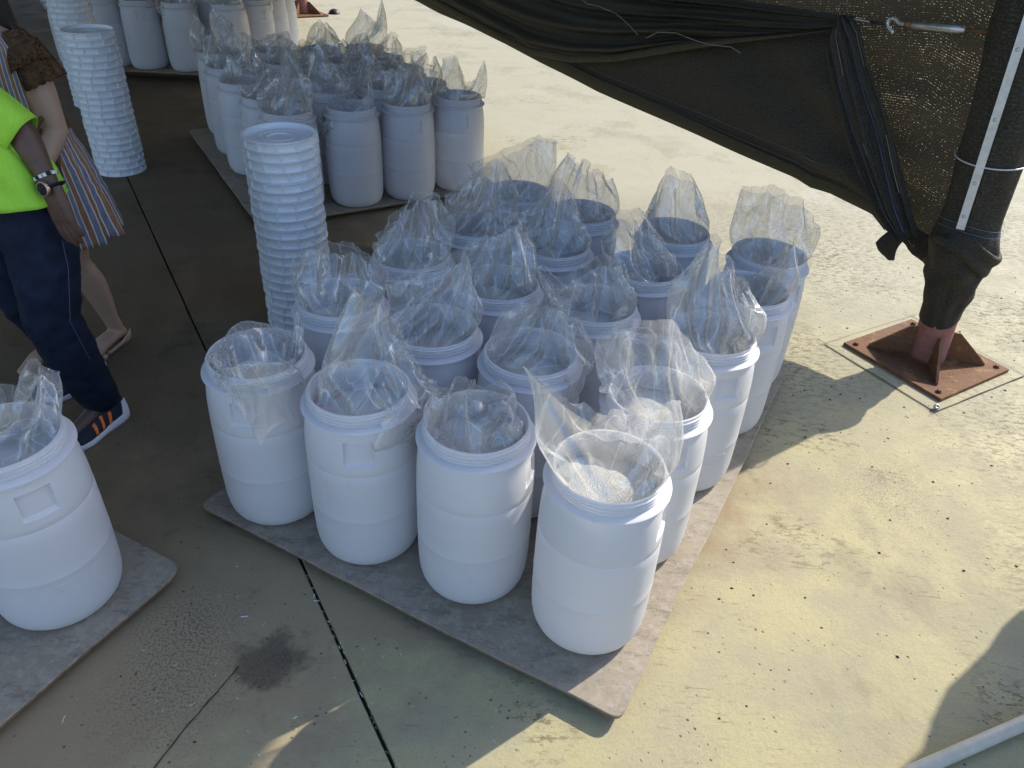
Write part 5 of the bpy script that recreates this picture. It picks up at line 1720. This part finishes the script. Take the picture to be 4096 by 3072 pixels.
# ---- woman in striped dress
WBASE = Vector((-2.08, 3.08, 0))
wom = empty('person', tuple(WBASE))
tag(wom, 'person in a striped dress with brown lace sleeve, behind the lime shirt', 'person', 'people at the left edge')
mb = MB()
wsh = Vector((-1.955, 3.06, 1.345)); wel = Vector((-1.893, 3.02, 1.065)); wwr = Vector((-1.915, 2.86, 0.935))
cone_chain(mb, [((-2.08, 3.11, 0.90), 0.14), ((-2.08, 3.10, 1.07), 0.115), ((-2.08, 3.09, 1.25), 0.120), ((-2.08, 3.08, 1.36), 0.095)], 20)
cone_chain(mb, [((-2.08, 3.08, 1.38), 0.05), ((-2.09, 3.06, 1.50), 0.046)])
head(mb, (-2.10, 3.03, 1.60), 0.98)
cone_chain(mb, [((-2.08, 3.08, 1.36), 0.06), (tuple(wsh), 0.060), (tuple(wsh.lerp(wel, .45)), 0.062), (tuple(wel), 0.046), (tuple(wel.lerp(wwr, .4)), 0.042), (tuple(wwr), 0.025)], 16)
hand(mb, wwr, Vector((0.02, -0.5, -0.86)), Vector((0.95, -0.2, 0.1)), 0.98, 0.3)
w2s = Vector((-2.215, 3.12, 1.345)); w2e = Vector((-2.27, 3.10, 1.07)); w2w = Vector((-2.25, 2.95, 0.93))
cone_chain(mb, [((-2.08, 3.08, 1.36), 0.06), (tuple(w2s), 0.060), (tuple(w2s.lerp(w2e, .45)), 0.060), (tuple(w2e), 0.046), (tuple(w2w), 0.026)], 16)
hand(mb, w2w, Vector((0.0, -0.5, -0.86)), Vector((-0.95, 0.2, 0.1)), 0.98, 0.3)
for hipp, kn, an, toe in (((-2.01, 3.10, 0.88), (-1.985, 3.04, 0.47), (-1.937, 3.115, 0.085), (-1.985, 2.93, 0.028)), ((-2.16, 3.12, 0.88), (-2.15, 2.98, 0.47), (-2.16, 2.96, 0.085), (-2.215, 2.78, 0.028))):
    hipp, kn, an, toe = map(Vector, (hipp, kn, an, toe))
    back = -FW
    cone_chain(mb, [(hipp, 0.092), (hipp.lerp(kn, .5), 0.078), (kn, 0.056), (kn.lerp(an, .30) + back * 0.014, 0.060), (kn.lerp(an, .55) + back * 0.010, 0.051), (kn.lerp(an, .82), 0.036), (an, 0.034)], 18)
    hl_ = an - FW * 0.035 + Vector((0, 0, -0.055))
    cone_chain(mb, [(an, 0.034), (hl_, 0.026)], 12)
    for sd in (-1, 0, 1):
        cone_chain(mb, [(an + Vector((0, 0, -0.015)) + LF * sd * 0.008, 0.030), (an.lerp(toe, .55) + LF * sd * 0.020 + Vector((0, 0, 0.008)), 0.023), (toe + LF * sd * 0.026, 0.015)], 10)
skinned('body', mb, WBASE, M['skin2'], wom, 0.0065, 5)
mb = MB()
ellipsoid(mb, (-2.095, 3.05, 1.625), (0.088, 0.108, 0.108), 18, rot)
cone_chain(mb, [((-2.09, 3.13, 1.60), 0.07), ((-2.08, 3.17, 1.40), 0.06), ((-2.08, 3.18, 1.25), 0.035)])
skinned('hair', mb, WBASE, M['hair'], wom, 0.012, 4)
def pleat(a, v):
    k = max(0, 1 - v * 1.7)
    return k * (0.020 * math.sin(a * 11 + 0.6 * math.sin(v * 6)) + 0.010 * math.sin(a * 17 + 1))
loft('dress', dense([((-2.045, 3.06, 0.555), 0.270, 0.235, 0.055), ((-2.055, 3.07, 0.72), 0.250, 0.215, 0.03), ((-2.07, 3.09, 0.88), 0.222, 0.185, 0.01), ((-2.075, 3.10, 1.00), 0.185, 0.155, 0), ((-2.08, 3.10, 1.06), 0.168, 0.140, 0), ((-2.08, 3.09, 1.18), 0.165, 0.145, 0), ((-2.08, 3.085, 1.30), 0.160, 0.135, 0), ((-2.08, 3.08, 1.38), 0.145, 0.105, 0), ((-2.08, 3.08, 1.425), 0.090, 0.075, 0)], 6), WBASE, M['dress'], wom, 132, pleat, 0.003, 2.0)
# lace sleeve: two ruffled tiers off the shoulder
def lace(c0, c1, r0, r1, ruff, ph):
    c0, c1 = Vector(c0), Vector(c1); t = (c1 - c0).normalized(); s1 = t.orthogonal().normalized(); s2 = t.cross(s1)
    vs, fs = [], []
    n, m = 96, 12
    for k in range(m + 1):
        v = k / m; c = c0.lerp(c1, v); r = r0 + (r1 - r0) * v ** 0.7
        for i in range(n):
            a = 2 * PI * i / n
            w = ruff * v ** 1.5 * (math.sin(a * 7 + ph) + 0.3 * math.sin(a * 13 + ph * 2))
            sc = 0.007 * v ** 4 * abs(math.sin(a * 10))
            vs.append(c + (s1 * math.cos(a) + s2 * math.sin(a)) * (r + w) + t * sc - WBASE)
    for k in range(m):
        for i in range(n):
            fs.append((k * n + i, k * n + (i + 1) % n, (k + 1) * n + (i + 1) % n, (k + 1) * n + i))
    o = mesh_obj('lace_sleeve', vs, fs, M['lace'], wom)
    so = o.modifiers.new('cloth_thickness', 'SOLIDIFY'); so.thickness = 0.0025
for sgn, s0 in ((1, wsh), (-1, w2s)):
    o_ = LF * sgn
    lace(s0 - o_ * 0.045 + Vector((0, 0, 0.068)), s0 + o_ * 0.020 + Vector((0, 0, -0.045)), 0.050, 0.092, 0.006, 0.4)
    lace(s0 - o_ * 0.020 + Vector((0, 0, 0.030)), s0 + o_ * 0.030 - FW * 0.02 + Vector((0, 0, -0.105)), 0.076, 0.096, 0.007, 1.7)
# cord belt with a knot and ends at the left side
MB().tube([Vector((-2.08, 3.10, 1.060 + 0.010 * math.sin(a * 2))) + LF * 0.178 * math.cos(a) + FW * 0.150 * math.sin(a) - WBASE for a in np.linspace(0, 2 * PI, 49)], 0.017, 8, False, 0.6).build('belt', M['belt'], wom, True)
kp = Vector((-2.08, 3.10, 1.055)) + LF * 0.178 + FW * 0.035
mb = MB()
for (dx, dz, r) in ((0.02, 0.03, 0.036), (0.012, -0.03, 0.034)):
    mb.tube([kp + LF * (0.012 + 0.01 * math.sin(a)) + FW * (r * math.cos(a) + dx) + Vector((0, 0, r * 1.15 * math.sin(a) + dz)) - WBASE for a in np.linspace(0, 2 * PI, 20)], 0.011, 7, False)
mb.tube([kp + LF * 0.015 - WBASE, kp + LF * 0.03 + FW * 0.02 + Vector((0, 0, -0.09)) - WBASE, kp + LF * 0.035 + FW * 0.03 + Vector((0, 0, -0.17)) - WBASE], [0.012, 0.011, 0.008], 7)
mb.build('belt_knot', M['belt'], wom, True)
# ballet flats
for an, toe in (((-1.937, 3.115, 0.085), (-1.985, 2.93, 0.028)), ((-2.16, 2.96, 0.085), (-2.215, 2.78, 0.028))):
    an, toe = Vector(an), Vector(toe); h0 = an - FW * 0.055; d = (toe + FW * 0.03 - h0); d.z = 0; Lf_ = d.length; d.normalize(); sd = Vector((-d.y, d.x, 0))
    vs, fs = [], []
    m = 11
    ss = np.linspace(0, 1, 18)
    for s in ss:
        w = 0.040 * float(np.interp(s, [0, .08, .3, .7, .92, 1], [.45, .8, .85, 1.05, .7, .2]))
        hh_ = float(np.interp(s, [0, .1, .25, .6, .75, 1], [.060, .056, .036, .030, .040, .022]))
        c = Vector((h0.x, h0.y, 0)) + d * s * Lf_
        for k in range(m):
            a = -PI * 0.5 + PI * k / (m - 1) if s > 0.72 else None
            if s > 0.70:
                q = PI * k / (m - 1)
                vs.append(c + sd * w * math.cos(q) + Vector((0, 0, 0.003 + hh_ * max(0.0, math.sin(q)) ** 0.7)) - WBASE)
            else:
                # open topped: walls up from the sole on both sides
                kk = k / (m - 1) * 2 - 1
                z = 0.003 + hh_ * max(0, abs(kk) - 0.35) / 0.65
                vs.append(c + sd * w * (-1) * max(-1, min(1, kk * 1.6)) + Vector((0, 0, z)) - WBASE)
    for i in range(len(ss) - 1):
        for k in range(m - 1):
            fs.append((i * m + k, (i + 1) * m + k, (i + 1) * m + k + 1, i * m + k + 1))
    o = mesh_obj('flat_shoe', vs, fs, M['flat'], wom)
    so = o.modifiers.new('leather', 'SOLIDIFY'); so.thickness = 0.004; so.offset = 1
